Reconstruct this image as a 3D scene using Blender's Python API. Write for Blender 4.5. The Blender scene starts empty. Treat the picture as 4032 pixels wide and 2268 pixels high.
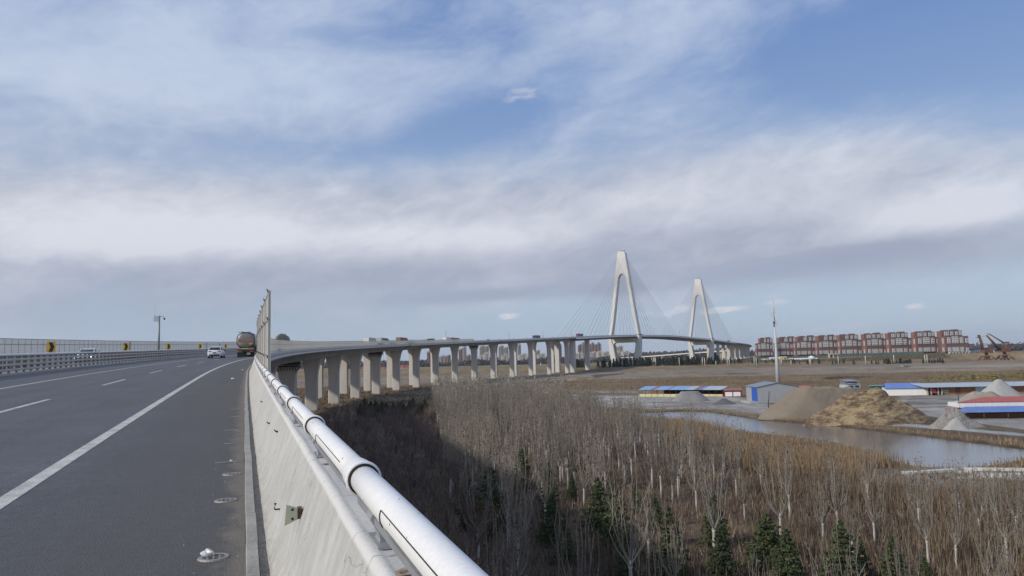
import bpy, bmesh, math, random
import numpy as np
from mathutils import Vector, Matrix
rnd = random.Random(7)
NR = np.random.RandomState(5)
R = math.radians
scene = bpy.context.scene

# ---------------------------------------------------------------- camera
F = 2912.0; CX, CY = 2016.0, 1134.0          # the photograph's own pixels
PITCH, ROLL, CZ = 0.09679, 0.02517, 14.5
def cam_axes():
    cp, sp = math.cos(PITCH), math.sin(PITCH)
    f = Vector((0, cp, sp)); u = Vector((0, -sp, cp)); r = Vector((1, 0, 0))
    c, s = math.cos(ROLL), math.sin(ROLL)
    return c*r - s*u, s*r + c*u, f
AR, AU, AF = cam_axes()
cam_data = bpy.data.cameras.new("camera")
cam_data.sensor_width = 36.0; cam_data.lens = 36.0*F/4032.0
cam_data.clip_start = 0.05; cam_data.clip_end = 30000
cam = bpy.data.objects.new("camera", cam_data)
scene.collection.objects.link(cam)
M = Matrix(((AR.x, AU.x, -AF.x, 0), (AR.y, AU.y, -AF.y, 0), (AR.z, AU.z, -AF.z, 0), (0, 0, 0, 1)))
cam.matrix_world = Matrix.Translation((0, 0, CZ)) @ M
scene.camera = cam
scene.render.resolution_x = 1024; scene.render.resolution_y = 576

def ray(px, py):
    v = AF + AR*((px-CX)/F) - AU*((py-CY)/F)
    return v/v.y
def at(px, py, z=0.0):
    v = ray(px, py); return Vector((0, 0, CZ)) + v*((z-CZ)/v.z)
def atY(px, py, Y):
    return Vector((0, 0, CZ)) + ray(px, py)*Y

# ---------------------------------------------------------------- world
SUN_EL = 30.5; SUN_AZ = math.degrees(math.atan2(-0.86, -0.51))
world = bpy.data.worlds.new("World"); scene.world = world; world.use_nodes = True
nt = world.node_tree; nt.nodes.clear()
def N(t, **kw):
    n = nt.nodes.new(t)
    for k, v in kw.items(): setattr(n, k, v)
    return n
def L(a, b): nt.links.new(a, b)
def mth(op, a, b=None, c=None, clamp=False):
    n = N('ShaderNodeMath', operation=op); n.use_clamp = clamp
    for i, q in enumerate((a, b, c)):
        if q is None: continue
        if isinstance(q, (int, float)): n.inputs[i].default_value = q
        else: L(q, n.inputs[i])
    return n.outputs[0]
sky = N('ShaderNodeTexSky', sky_type='NISHITA'); sky.sun_disc = False
sky.sun_elevation = R(SUN_EL); sky.sun_rotation = R(SUN_AZ % 360); sky.altitude = 100
sky.air_density = 1.0; sky.dust_density = 1.6; sky.ozone_density = 1.6
tc = N('ShaderNodeTexCoord'); sep = N('ShaderNodeSeparateXYZ'); L(tc.outputs['Generated'], sep.inputs[0])
X, Y_, Z = sep.outputs
AZ = mth('ARCTAN2', X, Y_)
EL = mth('ARCTAN2', Z, mth('SQRT', mth('ADD', mth('MULTIPLY', X, X), mth('MULTIPLY', Y_, Y_))))
# cloud noise lives on a flat layer seen in perspective low down, so it stretches towards the horizon
def cloudnoise(sx, sy, detail, rough, dist, seed):
    cmb = N('ShaderNodeCombineXYZ')
    L(mth('ADD', mth('MULTIPLY', AZ, sx), mth('MULTIPLY', EL, -sx*0.6)), cmb.inputs[0]); L(mth('MULTIPLY', EL, sy), cmb.inputs[1]); cmb.inputs[2].default_value = seed
    n = N('ShaderNodeTexNoise'); n.inputs['Scale'].default_value = 1; n.inputs['Detail'].default_value = detail
    n.inputs['Roughness'].default_value = rough; n.inputs['Distortion'].default_value = dist
    L(cmb.outputs[0], n.inputs['Vector']); return mth('SUBTRACT', n.outputs[0], 0.5)
n1 = cloudnoise(5, 10, 8, 0.6, 0.5, 3.1)
n2 = cloudnoise(15, 28, 7, 0.62, 0.5, 8.3)
n4 = cloudnoise(45, 110, 5, 0.6, 0.3, 21.3)
n3 = cloudnoise(2.2, 7, 5, 0.5, 0.4, 14.7)
def pxdir(px, py):           # photo pixel (2576 wide scale) -> azimuth, elevation
    v = ray(px*1.5652, py*1.5652); return math.atan2(v.x, v.y), math.atan2(v.z, math.hypot(v.x, v.y))
def blob(px, py, wx, wy, ang=0.0, p=1.0):
    a, e = pxdir(px, py); sx = wx/1860.0; sy = wy/1860.0; c, s = math.cos(R(ang)), math.sin(R(ang))
    da = mth('SUBTRACT', AZ, a); de = mth('SUBTRACT', EL, e)
    u = mth('DIVIDE', mth('ADD', mth('MULTIPLY', da, c), mth('MULTIPLY', de, s)), sx)
    w = mth('DIVIDE', mth('SUBTRACT', mth('MULTIPLY', de, c), mth('MULTIPLY', da, s)), sy)
    q = mth('ADD', mth('MULTIPLY', u, u), mth('MULTIPLY', w, w))
    if p != 1.0: q = mth('POWER', q, p)
    return mth('EXPONENT', mth('MULTIPLY', q, -1.0))
def total(base, items):
    t = base
    for amt, b in items: t = mth('MULTIPLY_ADD', b, amt, t)
    return t
SKY = dict(
 cov=[(0.55, blob(350, 620, 1500, 150)), (0.50, blob(1250, 560, 900, 150)), (0.55, blob(2300, 500, 700, 130, 5)),
      (0.5, blob(300, 140, 900, 250)), (-0.5, blob(900, 370, 560, 60, 6)), (-0.5, blob(1250, 290, 330, 60, 18)),
      (-.85, blob(2150, 110, 430, 130, 12)), (-0.55, blob(2560, 250, 260, 170)), (-0.18, blob(1150, 70, 330, 80)),
      (0.18, blob(1600, 150, 260, 160)), (-0.55, blob(2250, 760, 700, 75)), (-0.40, blob(1350, 800, 330, 50)),
      (0.25, blob(1800, 330, 300, 120, 20)), (-0.25, blob(600, 860, 900, 60))],
 small=[(.55, blob(1310, 237, 55, 20, 10, 2)), (1.0, blob(1280, 795, 32, 9, 4, 2)), (.9, blob(1700, 782, 48, 11, 14, 2)),
        (.9, blob(1815, 780, 60, 9, 3, 2)), (.6, blob(1950, 760, 40, 8, 2, 2)), (.9, blob(2302, 771, 22, 8, 3, 2)), (.5, blob(1625, 790, 28, 7, 3, 2)),
        (.35, blob(2100, 825, 80, 8, 2, 2))],
 dark=[(0.75, blob(2080, 655, 330, 26, 6)), (0.35, blob(2450, 640, 330, 45, 3)), (0.5, blob(1200, 745, 260, 18, 2)), (0.45, blob(1520, 725, 110, 22)),
       (0.28, blob(250, 780, 900, 60)), (0.4, blob(900, 690, 700, 45)), (0.25, blob(1500, 640, 400, 50)), (0.2, blob(2000, 560, 300, 60))],
 light=[(0.8, blob(1150, 600, 250, 45)), (0.9, blob(2420, 520, 330, 55)), (0.5, blob(430, 610, 260, 50)), (0.4, blob(1700, 520, 260, 50)), (0.35, blob(60, 600, 240, 70)), (0.3, blob(650, 560, 400, 70))])
cov = total(0.36, SKY['cov'])
cov = mth('ADD', cov, mth('ADD', mth('MULTIPLY', n1, 1.35), mth('ADD', mth('MULTIPLY', n2, 0.46), mth('ADD', mth('MULTIPLY', n4, 0.16), mth('MULTIPLY', n3, 0.8)))))
cr = N('ShaderNodeMapRange', interpolation_type='SMOOTHSTEP'); cr.inputs['From Min'].default_value = -0.22; cr.inputs['From Max'].default_value = 1.08
L(cov, cr.inputs['Value']); covs = cr.outputs[0]
def mixc(fac, a, b):
    n = N('ShaderNodeMix', data_type='RGBA')
    if isinstance(fac, float): n.inputs[0].default_value = fac
    else: L(fac, n.inputs[0])
    for q, i in ((a, 6), (b, 7)):
        if isinstance(q, tuple): n.inputs[i].default_value = q+(1,)
        else: L(q, n.inputs[i])
    return n.outputs[2]
SKS = 0.1
def col(r, g, b, k=1.0): return (r*k/SKS, g*k/SKS, b*k/SKS)
elr = N('ShaderNodeMapRange'); elr.inputs['From Min'].default_value = 0.0; elr.inputs['From Max'].default_value = 0.5; L(EL, elr.inputs['Value'])
ramp = N('ShaderNodeValToRGB'); L(elr.outputs[0], ramp.inputs[0]); cr2 = ramp.color_ramp
cr2.elements[0].color = (.45, .565, .71, 1); cr2.elements[1].color = (.13, .25, .57, 1); cr2.elements[1].position = 0.95
e = cr2.elements.new(0.30); e.color = (.42, .55, .745, 1)
e = cr2.elements.new(0.62); e.color = (.235, .36, .63, 1)
sc = N('ShaderNodeVectorMath', operation='SCALE'); L(ramp.outputs[0], sc.inputs[0]); sc.inputs['Scale'].default_value = 1/SKS
clear = mixc(0.2, sc.outputs[0], sky.outputs[0])       # blue of the day, partly the physical sky
bright = total(0.40, SKY['light']); bright = mth('ADD', bright, mth('MULTIPLY', n1, 1.5)); bright = mth('ADD', bright, mth('MULTIPLY', n2, 1.1))
drk = total(0.0, SKY['dark']); bright = mth('SUBTRACT', bright, drk, clamp=True)
cloudc = mixc(bright, col(.40, .44, .545), col(.70, .73, .81))
upper = N('ShaderNodeMapRange', interpolation_type='SMOOTHSTEP'); upper.inputs['From Min'].default_value = 0.2; upper.inputs['From Max'].default_value = 0.36; L(EL, upper.inputs['Value'])
cloudc = mixc(mth('MULTIPLY', upper.outputs[0], 0.8), cloudc, col(.50, .60, .78))
skyc = mixc(covs, clear, cloudc)
darkm = mth('MULTIPLY', drk, 0.75, clamp=True); skyc = mixc(darkm, skyc, col(.33, .375, .51))
sm = total(0.0, SKY['small']); sm = mth('ADD', sm, mth('MULTIPLY', n4, 3.0)); sm = mth('MULTIPLY', sm, total(0.0, SKY['small']), clamp=True)
skyc = mixc(mth('MULTIPLY', sm, 0.95), skyc, col(.68, .69, .75))
bg = N('ShaderNodeBackground'); bg.inputs['Strength'].default_value = SKS; L(skyc, bg.inputs[0])
out = N('ShaderNodeOutputWorld'); L(bg.outputs[0], out.inputs[0])

sun_d = bpy.data.lights.new("sun", 'SUN'); sun_d.energy = 3.1; sun_d.angle = R(2.5); sun_d.color = (1.0, 0.93, 0.82)
sun = bpy.data.objects.new("sun", sun_d); scene.collection.objects.link(sun)
sd = Vector((-0.86*math.cos(R(SUN_EL)), -0.51*math.cos(R(SUN_EL)), math.sin(R(SUN_EL))))
sun.rotation_euler = sd.to_track_quat('Z', 'Y').to_euler()
vs = scene.view_settings; vs.view_transform = 'Standard'; vs.look = 'None'; vs.exposure = 0.0; vs.gamma = 1.0; vs.use_curve_mapping = False
scene.render.engine = 'CYCLES'

# ---------------------------------------------------------------- materials
MATS = {}
def mat(name, c, rough=0.8, var=0.15, scale=1.0, metal=0.0, bump=0.0, bscale=None, c2=None, fine=0.0, fscale=None, emit=None, aniso=None, thr=None, spec=None):
    if name in MATS: return MATS[name]
    m = bpy.data.materials.new(name); m.use_nodes = True; t = m.node_tree; b = t.nodes['Principled BSDF']
    b.inputs['Roughness'].default_value = rough; b.inputs['Metallic'].default_value = metal
    if spec is not None: b.inputs['Specular IOR Level'].default_value = spec
    co = t.nodes.new('ShaderNodeTexCoord'); src = co.outputs['Object']
    if aniso:
        mp = t.nodes.new('ShaderNodeMapping'); mp.inputs['Scale'].default_value = aniso; t.links.new(src, mp.inputs[0]); src = mp.outputs[0]
    n = t.nodes.new('ShaderNodeTexNoise'); n.inputs['Scale'].default_value = scale; n.inputs['Detail'].default_value = 6; n.inputs['Roughness'].default_value = .6
    t.links.new(src, n.inputs['Vector'])
    r = t.nodes.new('ShaderNodeMapRange'); lo, hi = thr if thr else (0.3, 0.7)
    r.inputs['From Min'].default_value = lo; r.inputs['From Max'].default_value = hi; t.links.new(n.outputs[0], r.inputs['Value'])
    mx = t.nodes.new('ShaderNodeMix'); mx.data_type = 'RGBA'
    if c2 is None: c2 = tuple(min(1, q*(1+var)) for q in c); c = tuple(q*(1-var) for q in c)
    mx.inputs[6].default_value = tuple(c)+(1,); mx.inputs[7].default_value = tuple(c2)+(1,)
    t.links.new(r.outputs[0], mx.inputs[0]); colr = mx.outputs[2]
    if fine:
        n2_ = t.nodes.new('ShaderNodeTexNoise'); n2_.inputs['Scale'].default_value = fscale or scale*12; n2_.inputs['Detail'].default_value = 4
        t.links.new(src, n2_.inputs['Vector'])
        r2 = t.nodes.new('ShaderNodeMapRange'); r2.inputs['From Min'].default_value = .3; r2.inputs['From Max'].default_value = .7
        r2.inputs['To Min'].default_value = 1-fine; r2.inputs['To Max'].default_value = 1+fine; t.links.new(n2_.outputs[0], r2.inputs['Value'])
        v = t.nodes.new('ShaderNodeVectorMath'); v.operation = 'SCALE'; t.links.new(colr, v.inputs[0]); t.links.new(r2.outputs[0], v.inputs['Scale']); colr = v.outputs[0]
    t.links.new(colr, b.inputs['Base Color'])
    if bump:
        n3_ = t.nodes.new('ShaderNodeTexNoise'); n3_.inputs['Scale'].default_value = bscale or scale*8; n3_.inputs['Detail'].default_value = 5
        t.links.new(src, n3_.inputs['Vector'])
        bp = t.nodes.new('ShaderNodeBump'); bp.inputs['Strength'].default_value = 1; bp.inputs['Distance'].default_value = bump
        t.links.new(n3_.outputs[0], bp.inputs['Height']); t.links.new(bp.outputs[0], b.inputs['Normal'])
    if emit:
        b.inputs['Emission Color'].default_value = tuple(emit[:3])+(1,); b.inputs['Emission Strength'].default_value = emit[3]
    MATS[name] = m; return m

# ---------------------------------------------------------------- mesh helpers
def obj(name, mesh, mats, parent=None, loc=None):
    o = bpy.data.objects.new(name, mesh); scene.collection.objects.link(o)
    if mats and not mesh.materials:
        for m_ in (mats if isinstance(mats, (list, tuple)) else [mats]): mesh.materials.append(m_)
    if parent: o.parent = parent
    if loc is not None: o.location = loc
    return o
def tag(o, label=None, cat=None, group=None, kind=None):
    if label: o['label'] = label
    if cat: o['category'] = cat
    if group: o['group'] = group
    if kind: o['kind'] = kind
    return o
def thing(name, label, cat, loc=(0, 0, 0), rz=0.0, group=None):
    o = bpy.data.objects.new(name, None); scene.collection.objects.link(o); o.empty_display_size = 0.3
    o.location = loc; o.rotation_euler = (0, 0, rz); return tag(o, label, cat, group)
def npmesh(name, V, Fc, mi=None, smooth=False):
    V = np.asarray(V, dtype=np.float32); Fc = np.asarray(Fc, dtype=np.int32)
    me = bpy.data.meshes.new(name); me.vertices.add(len(V)); me.vertices.foreach_set('co', V.ravel())
    k = Fc.shape[1]; me.loops.add(Fc.size); me.loops.foreach_set('vertex_index', Fc.ravel())
    me.polygons.add(len(Fc)); me.polygons.foreach_set('loop_start', np.arange(0, Fc.size, k, dtype=np.int32))
    if mi is not None: me.polygons.foreach_set('material_index', np.asarray(mi, dtype=np.int32))
    me.update(calc_edges=True)
    if smooth: me.polygons.foreach_set('use_smooth', np.ones(len(Fc), dtype=bool))
    return me
class MB:
    def __init__(s): s.v = []; s.f = []; s.m = []; s.sm = []
    def add(s, vs_, fs, mi=0, sm=False):
        k = len(s.v); s.v += [tuple(q) for q in vs_]; s.f += [tuple(i+k for i in f) for f in fs]; s.m += [mi]*len(fs); s.sm += [sm]*len(fs); return s
    def box(s, c, d, rz=0.0, mi=0, taper=1.0):
        x, y, z = d[0]/2, d[1]/2, d[2]/2; pts = []
        for k, t in ((-z, 1.0), (z, taper)):
            for a, b in ((-x, -y), (x, -y), (x, y), (-x, y)):
                a *= t; b *= t
                pts.append((c[0]+a*math.cos(rz)-b*math.sin(rz), c[1]+a*math.sin(rz)+b*math.cos(rz), c[2]+k))
        return s.add(pts, [(3, 2, 1, 0), (4, 5, 6, 7), (0, 1, 5, 4), (1, 2, 6, 5), (2, 3, 7, 6), (3, 0, 4, 7)], mi)
    def hexa(s, p, mi=0):    # 8 points: bottom 4 then top 4
        return s.add(p, [(3, 2, 1, 0), (4, 5, 6, 7), (0, 1, 5, 4), (1, 2, 6, 5), (2, 3, 7, 6), (3, 0, 4, 7)], mi)
    def quad(s, p, mi=0): return s.add(p, [tuple(range(len(p)))], mi)
    def tube(s, pts, rad, n=8, mi=0, cap=True, sm=True):
        P = [Vector(p) for p in pts]; rs = rad if isinstance(rad, (list, tuple)) else [rad]*len(P)
        vs_ = []; fs = []
        up = Vector((0, 0, 1)); d0 = (P[1]-P[0]).normalized()
        if abs(d0.z) > .95: up = Vector((1, 0, 0))
        for i, p in enumerate(P):
            d = (P[min(i+1, len(P)-1)]-P[max(i-1, 0)]).normalized()
            a = d.cross(up).normalized(); b = a.cross(d)
            for k in range(n):
                t = 2*math.pi*k/n; vs_.append(p+(a*math.cos(t)+b*math.sin(t))*rs[i])
        for i in range(len(P)-1):
            for k in range(n):
                k2 = (k+1) % n; fs.append((i*n+k, i*n+k2, (i+1)*n+k2, (i+1)*n+k))
        s.add(vs_, fs, mi, sm)
        if cap:
            k0 = len(s.v)-len(vs_); s.f += [tuple(k0+i for i in range(n))[::-1], tuple(k0+(len(P)-1)*n+i for i in range(n))]; s.m += [mi]*2; s.sm += [False]*2
        return s
    def prism(s, poly, a, b, axis='y', mi=0):   # poly (u,v) extruded along an axis from a to b
        n = len(poly); f3 = {'y': lambda u, v, w: (u, w, v), 'x': lambda u, v, w: (w, u, v), 'z': lambda u, v, w: (u, v, w)}[axis]
        pts = [f3(u, v, a) for u, v in poly]+[f3(u, v, b) for u, v in poly]
        return s.add(pts, [tuple(range(n))[::-1], tuple(range(n, 2*n))]+[(i, (i+1) % n, n+(i+1) % n, n+i) for i in range(n)], mi)
    def lathe(s, prof, c=(0, 0, 0), n=16, mi=0, axis='z', sm=True):
        vs_ = []; fs = []
        for r, h in prof:
            for k in range(n):
                t = 2*math.pi*k/n; a, b = r*math.cos(t), r*math.sin(t)
                q = {'z': (a, b, h), 'y': (a, h, b), 'x': (h, a, b)}[axis]; vs_.append((c[0]+q[0], c[1]+q[1], c[2]+q[2]))
        for i in range(len(prof)-1):
            for k in range(n): k2 = (k+1) % n; fs.append((i*n+k, i*n+k2, (i+1)*n+k2, (i+1)*n+k))
        fs.append(tuple(range(n))[::-1]); fs.append(tuple(range((len(prof)-1)*n, len(prof)*n)))
        return s.add(vs_, fs, mi, sm)
    def mesh(s, name):
        me = bpy.data.meshes.new(name); me.from_pydata(s.v, [], s.f); me.polygons.foreach_set('material_index', s.m); me.polygons.foreach_set('use_smooth', s.sm)
        me.update(); bm_ = bmesh.new(); bm_.from_mesh(me); bmesh.ops.recalc_face_normals(bm_, faces=bm_.faces); bm_.to_mesh(me); bm_.free(); return me
    def build(s, name, mats, parent=None, org=None, label=None):
        if org is not None: s.v = [(a-org[0], b-org[1], c-org[2]) for a, b, c in s.v]
        o = obj(name, s.mesh(name), mats, parent)
        if org is not None and parent is None: o.location = org
        if label: o['label'] = label
        return o
def copy_tree(o, parent=None):
    c = o.copy(); scene.collection.objects.link(c); c.parent = parent
    for ch in list(o.children): copy_tree(ch, c)
    return c

# ---------------------------------------------------------------- the viaduct's alignment
_s = np.arange(0, 2600, 1.0)
_k = np.interp(_s, [0, 40, 45, 670, 790, 1500, 1560, 2600], [.000265, .000265, .0012385, .0012385, 0, 0, -.0012, -.0012])
_psi = -0.352165 + np.concatenate([[0], np.cumsum((_k[1:]+_k[:-1])/2)])
_x = np.concatenate([[0], np.cumsum(np.sin((_psi[1:]+_psi[:-1])/2))]); _y = np.concatenate([[0], np.cumsum(np.cos((_psi[1:]+_psi[:-1])/2))])
_zc = -1.506+.024208*_s+5.391e-6*_s*_s
_zz = np.interp(_s, [900, 937, 1050, 1120, 1298, 1450, 1680, 1900, 2600], [24.65, 25.4, 27.0, 27.3, 24.8, 21.0, 16.8, 11.0, 0.0])
_z = np.where(_s < 900, _zc, _zz)
ker = np.ones(81)/81; _zp = np.pad(_z, 40, mode='edge'); _zs = np.convolve(_zp, ker, mode='valid'); _z = np.where(_s < 800, _z, _zs) + CZ
def psi(s_): return float(np.interp(s_, _s, _psi))
def PT(s_, l=0.0, h=0.0):
    a = psi(s_)
    if s_ < 0: x, y, z = math.sin(_psi[0])*s_, math.cos(_psi[0])*s_, CZ-1.506+.024208*s_
    else: x, y, z = np.interp(s_, _s, _x), np.interp(s_, _s, _y), np.interp(s_, _s, _z)
    return Vector((x+l*math.cos(a), y-l*math.sin(a), z+h))
def srange(a, b, near=1.0):
    o = []; s_ = a
    while s_ < b-1e-6:
        o.append(s_); s_ += near if s_ < 60 else (3.0*max(1, near) if s_ < 300 else (8.0 if s_ < 1500 else 12.0))
    return o+[b]
def sweep(mb, sec, ss, mi=0, closed=True, caps=True, sm=False):
    n = len(sec); vs_ = [PT(s_, l, h) for s_ in ss for l, h in sec]; fs = []
    for i in range(len(ss)-1):
        for k in range(n if closed else n-1):
            k2 = (k+1) % n; fs.append((i*n+k, i*n+k2, (i+1)*n+k2, (i+1)*n+k))
    if closed and caps: fs += [tuple(range(n))[::-1], tuple(range((len(ss)-1)*n, len(ss)*n))]
    return mb.add(vs_, fs, mi, sm)
# ---------------------------------------------------------------- terrain
def smooth(a, b, x):
    t = np.clip((x-a)/(b-a), 0, 1); return t*t*(3-2*t)
def polyw(pts, z=0.0): return [(at(px, py, z).x, at(px, py, z).y) for px, py in pts]
def sdist(poly, x, y):
    """signed distance, positive inside"""
    x = np.asarray(x, float); y = np.asarray(y, float); d = np.full(x.shape, 1e18); ins = np.zeros(x.shape, bool); n = len(poly)
    for i in range(n):
        ax, ay = poly[i]; bx, by = poly[(i+1) % n]; ex, ey = bx-ax, by-ay
        t = np.clip(((x-ax)*ex+(y-ay)*ey)/(ex*ex+ey*ey+1e-12), 0, 1)
        d = np.minimum(d, (x-ax-t*ex)**2+(y-ay-t*ey)**2)
        c = ((ay > y) != (by > y)) & (x < (bx-ax)*(y-ay)/((by-ay) if by != ay else 1e-9)+ax); ins ^= c
    return np.where(ins, 1, -1)*np.sqrt(d)
WZ = -0.35
POND = polyw([(2400, 1652), (2470, 1628), (2600, 1622), (2700, 1619), (2790, 1622), (2900, 1639), (3000, 1654), (3132, 1664), (3300, 1680), (3500, 1703), (3700, 1727), (3900, 1752),
              (4032, 1770), (4500, 1830), (4500, 1880), (4200, 1830), (4032, 1812), (3900, 1835), (3780, 1852), (3650, 1844), (3550, 1825), (3440, 1785), (3300, 1745), (3130, 1722), (2960, 1706), (2840, 1688), (2700, 1672), (2560, 1665)], WZ)
STRIP = polyw([(1960, 1545), (2100, 1541), (2350, 1539), (2540, 1540), (2560, 1546), (2350, 1550), (2100, 1551), (1960, 1551)], WZ)
BASIN = polyw([(3735, 1417), (3800, 1415), (3990, 1413), (4200, 1411), (4200, 1420), (3950, 1424), (3800, 1427), (3735, 1424)], WZ)
DITCH = polyw([(3230, 1487), (3330, 1480), (3560, 1482), (3900, 1487), (3905, 1492), (3560, 1494), (3350, 1494), (3235, 1494)])
_t = np.random.RandomState(3); _A = _t.rand(24, 4)
def lumps(x, y, sc):
    o = 0
    for a, b, c, d in _A:
        th = a*6.283; k = sc*(0.5+2.5*b); o = o+np.sin((x*np.cos(th)+y*np.sin(th))*k+c*6.283)*(0.6/(0.5+2.5*b))
    return o/6
_pv = np.stack([_x[::6], _y[::6]], 1)
def G(x, y, detail=True):
    x = np.asarray(x, float); y = np.asarray(y, float)
    h = 5.7*smooth(730, 870, y)*(1-smooth(1100, 1300, y))*(1-0.45*smooth(250, 400, x)*1.0)+2.2*smooth(1100, 1300, y)
    h = h+4.5*smooth(700, 1000, y)*smooth(300, 520, x)*smooth(150, 300, x)
    if detail:
        amp = 0.25+0.5*smooth(200, 320, y)*(1-smooth(600, 760, y)); h = h+lumps(x, y, .08)*amp+lumps(y, x, .5)*0.12*(1-smooth(250, 400, y))
    dp = sdist(POND, x, y); ds = sdist(STRIP, x, y); db = sdist(BASIN, x, y)
    for d_ in (dp, ds, db): h = np.where(d_ > -3, np.minimum(h, h*0+np.clip(-d_*0.35, -1.2, 2.0)+WZ+0.0), h)
    h = np.where(sdist(DITCH, x, y) > 0, h-1.2*smooth(0, 4, sdist(DITCH, x, y)), h)
    return h
def g1(x, y): return float(G(np.array([x]), np.array([y]))[0])
def on(px, py, z0=0.0):
    """the point where a photo pixel meets the terrain"""
    z = z0
    for _ in range(6):
        p = at(px, py, z); z = g1(p.x, p.y)
    p = at(px, py, z); return Vector((p.x, p.y, g1(p.x, p.y)))

def axis(segs):
    o = []
    for a, b, st in segs:
        n = max(1, int(round((b-a)/st))); o += list(np.linspace(a, b, n, endpoint=False))
    return np.array(o+[segs[-1][1]])
gx = axis([(-4600, -600, 160), (-600, -140, 12), (-140, -60, 3), (-60, 130, 1.1), (130, 330, 2.5), (330, 1000, 9), (1000, 5600, 120)])
gy = axis([(-350, 10, 12), (10, 240, 1.0), (240, 520, 2.5), (520, 1000, 6), (1000, 2000, 25), (2000, 9000, 250)])
XX, YY = np.meshgrid(gx, gy); ZZ = G(XX, YY)
nx, ny = len(gx), len(gy)
Vg = np.stack([XX.ravel(), YY.ravel(), ZZ.ravel()], 1)
i0 = (np.arange(ny-1)[:, None]*nx+np.arange(nx-1)[None, :]).ravel()
gme = npmesh('ground', Vg, np.stack([i0, i0+1, i0+nx+1, i0+nx], 1), smooth=True)
# colour of the earth itself, by place
def C3(*c): return np.array(c)[None, None, :]
colr = np.zeros(XX.shape+(3,))+C3(.20, .145, .085)
def blend(c, m): 
    global colr
    m = np.clip(m, 0, 1)[..., None]; colr = colr*(1-m)+C3(*c)*m
nz = lumps(XX, YY, .05); nz2 = lumps(YY+31, XX, .21)
blend((.15, .105, .07), smooth(0.0, .5, nz))
blend((.245, .20, .15), smooth(470, 520, YY+20*nz)*(1-smooth(720, 790, YY)))                    # graded bare field
blend((.12, .10, .08), smooth(0.1, .5, nz2+.6*nz)*smooth(470, 540, YY)*(1-smooth(700, 760, YY)))
blend((.31, .26, .195), smooth(-.05, .25, lumps(XX*.25, YY*1.3, .06))*smooth(360, 470, YY)*(1-smooth(600, 700, YY))*smooth(40, 120, XX))
blend((.22, .165, .095), smooth(760, 830, YY)); blend((.15, .15, .075), smooth(.0, .4, nz)*smooth(800, 900, YY))
YARD = polyw([(2240, 1556), (2560, 1556), (2930, 1562), (3000, 1590), (3140, 1600), (3200, 1640), (2960, 1648), (2700, 1614), (2440, 1606), (2240, 1580)])
YARD2 = polyw([(3500, 1612), (3560, 1560), (3900, 1553), (4300, 1545), (4300, 1640), (4032, 1700), (3850, 1690), (3700, 1650), (3600, 1640)])
TRACK = polyw([(3060, 1648), (3200, 1650), (3500, 1672), (3750, 1692), (4100, 1722), (4100, 1712), (3750, 1680), (3500, 1662), (3200, 1640), (3060, 1640)])
RUB = polyw([(3430, 1850), (3560, 1850), (3700, 1856), (3900, 1850), (4300, 1846), (4300, 1912), (3900, 1925), (3640, 1915), (3430, 1900)])
def zone(poly, c, soft=2.0, n=1.5): blend(c, smooth(-soft, soft, sdist(poly, XX, YY)+n*nz2*2))
zone(YARD, (.34, .32, .29), 2, 3); zone(YARD2, (.33, .31, .285), 2, 2)
blend((.48, .46, .42), smooth(0, 1.5, sdist(YARD, XX, YY))*smooth(.15, .4, nz2))
for yd_ in (YARD, YARD2):
    m_y = smooth(0, 3, sdist(yd_, XX, YY)); blend((.18, .155, .125), m_y*smooth(.0, .35, lumps(XX*.6+9, YY*2.4, .16))*.85)
wood = smooth(-10, 12, 235-YY)*(1-smooth(-4, 6, sdist(POND, XX, YY)+3))*smooth(30, 0, XX-.62*YY)
wood = wood*(YY < 240)*(XX < 90)
blend((.118, .084, .06), wood*.9*(1-smooth(-6, 0, sdist(YARD, XX, YY))))
blend((.17, .125, .08), wood*smooth(.05, .4, nz2)*.6)
shore = smooth(-7, -1.5, sdist(POND, XX, YY))*(1-smooth(-.6, .4, sdist(POND, XX, YY))); blend((.21, .15, .08), shore*.8)
blend((.075, .055, .04), smooth(-1.4, -.3, sdist(POND, XX, YY))*.9)
zone(TRACK, (.36, .37, .34), .8, .3); zone(RUB, (.24, .21, .17), 2, 2)
blend((.62, .59, .52), smooth(-.5, 1, sdist(RUB, XX, YY))*smooth(.2, .34, lumps(XX*.5, YY*2.2, .42)))
zone(polyw([(1240, 1660), (1260, 1600), (1500, 1560), (1720, 1520), (1700, 1560), (1500, 1615), (1330, 1660)]), (.24, .18, .115), 3, 4)
blend((.07, .05, .035), smooth(-1, 2, sdist(DITCH, XX, YY)))
zone(polyw([(2330, 1478), (2440, 1470), (2458, 1468), (2458, 1473), (2340, 1488)]), (.10, .075, .06), 2, 0)
ca = gme.color_attributes.new('earth', 'FLOAT_COLOR', 'POINT'); ca.data.foreach_set('color', np.concatenate([colr.reshape(-1, 3), np.ones((nx*ny, 1))], 1).astype(np.float32).ravel())
gm = bpy.data.materials.new('earth'); gm.use_nodes = True; t_ = gm.node_tree; b_ = t_.nodes['Principled BSDF']; b_.inputs['Roughness'].default_value = .95; b_.inputs['Specular IOR Level'].default_value = .1
at_ = t_.nodes.new('ShaderNodeAttribute'); at_.attribute_name = 'earth'; co_ = t_.nodes.new('ShaderNodeTexCoord')
prev = at_.outputs['Color']
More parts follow.
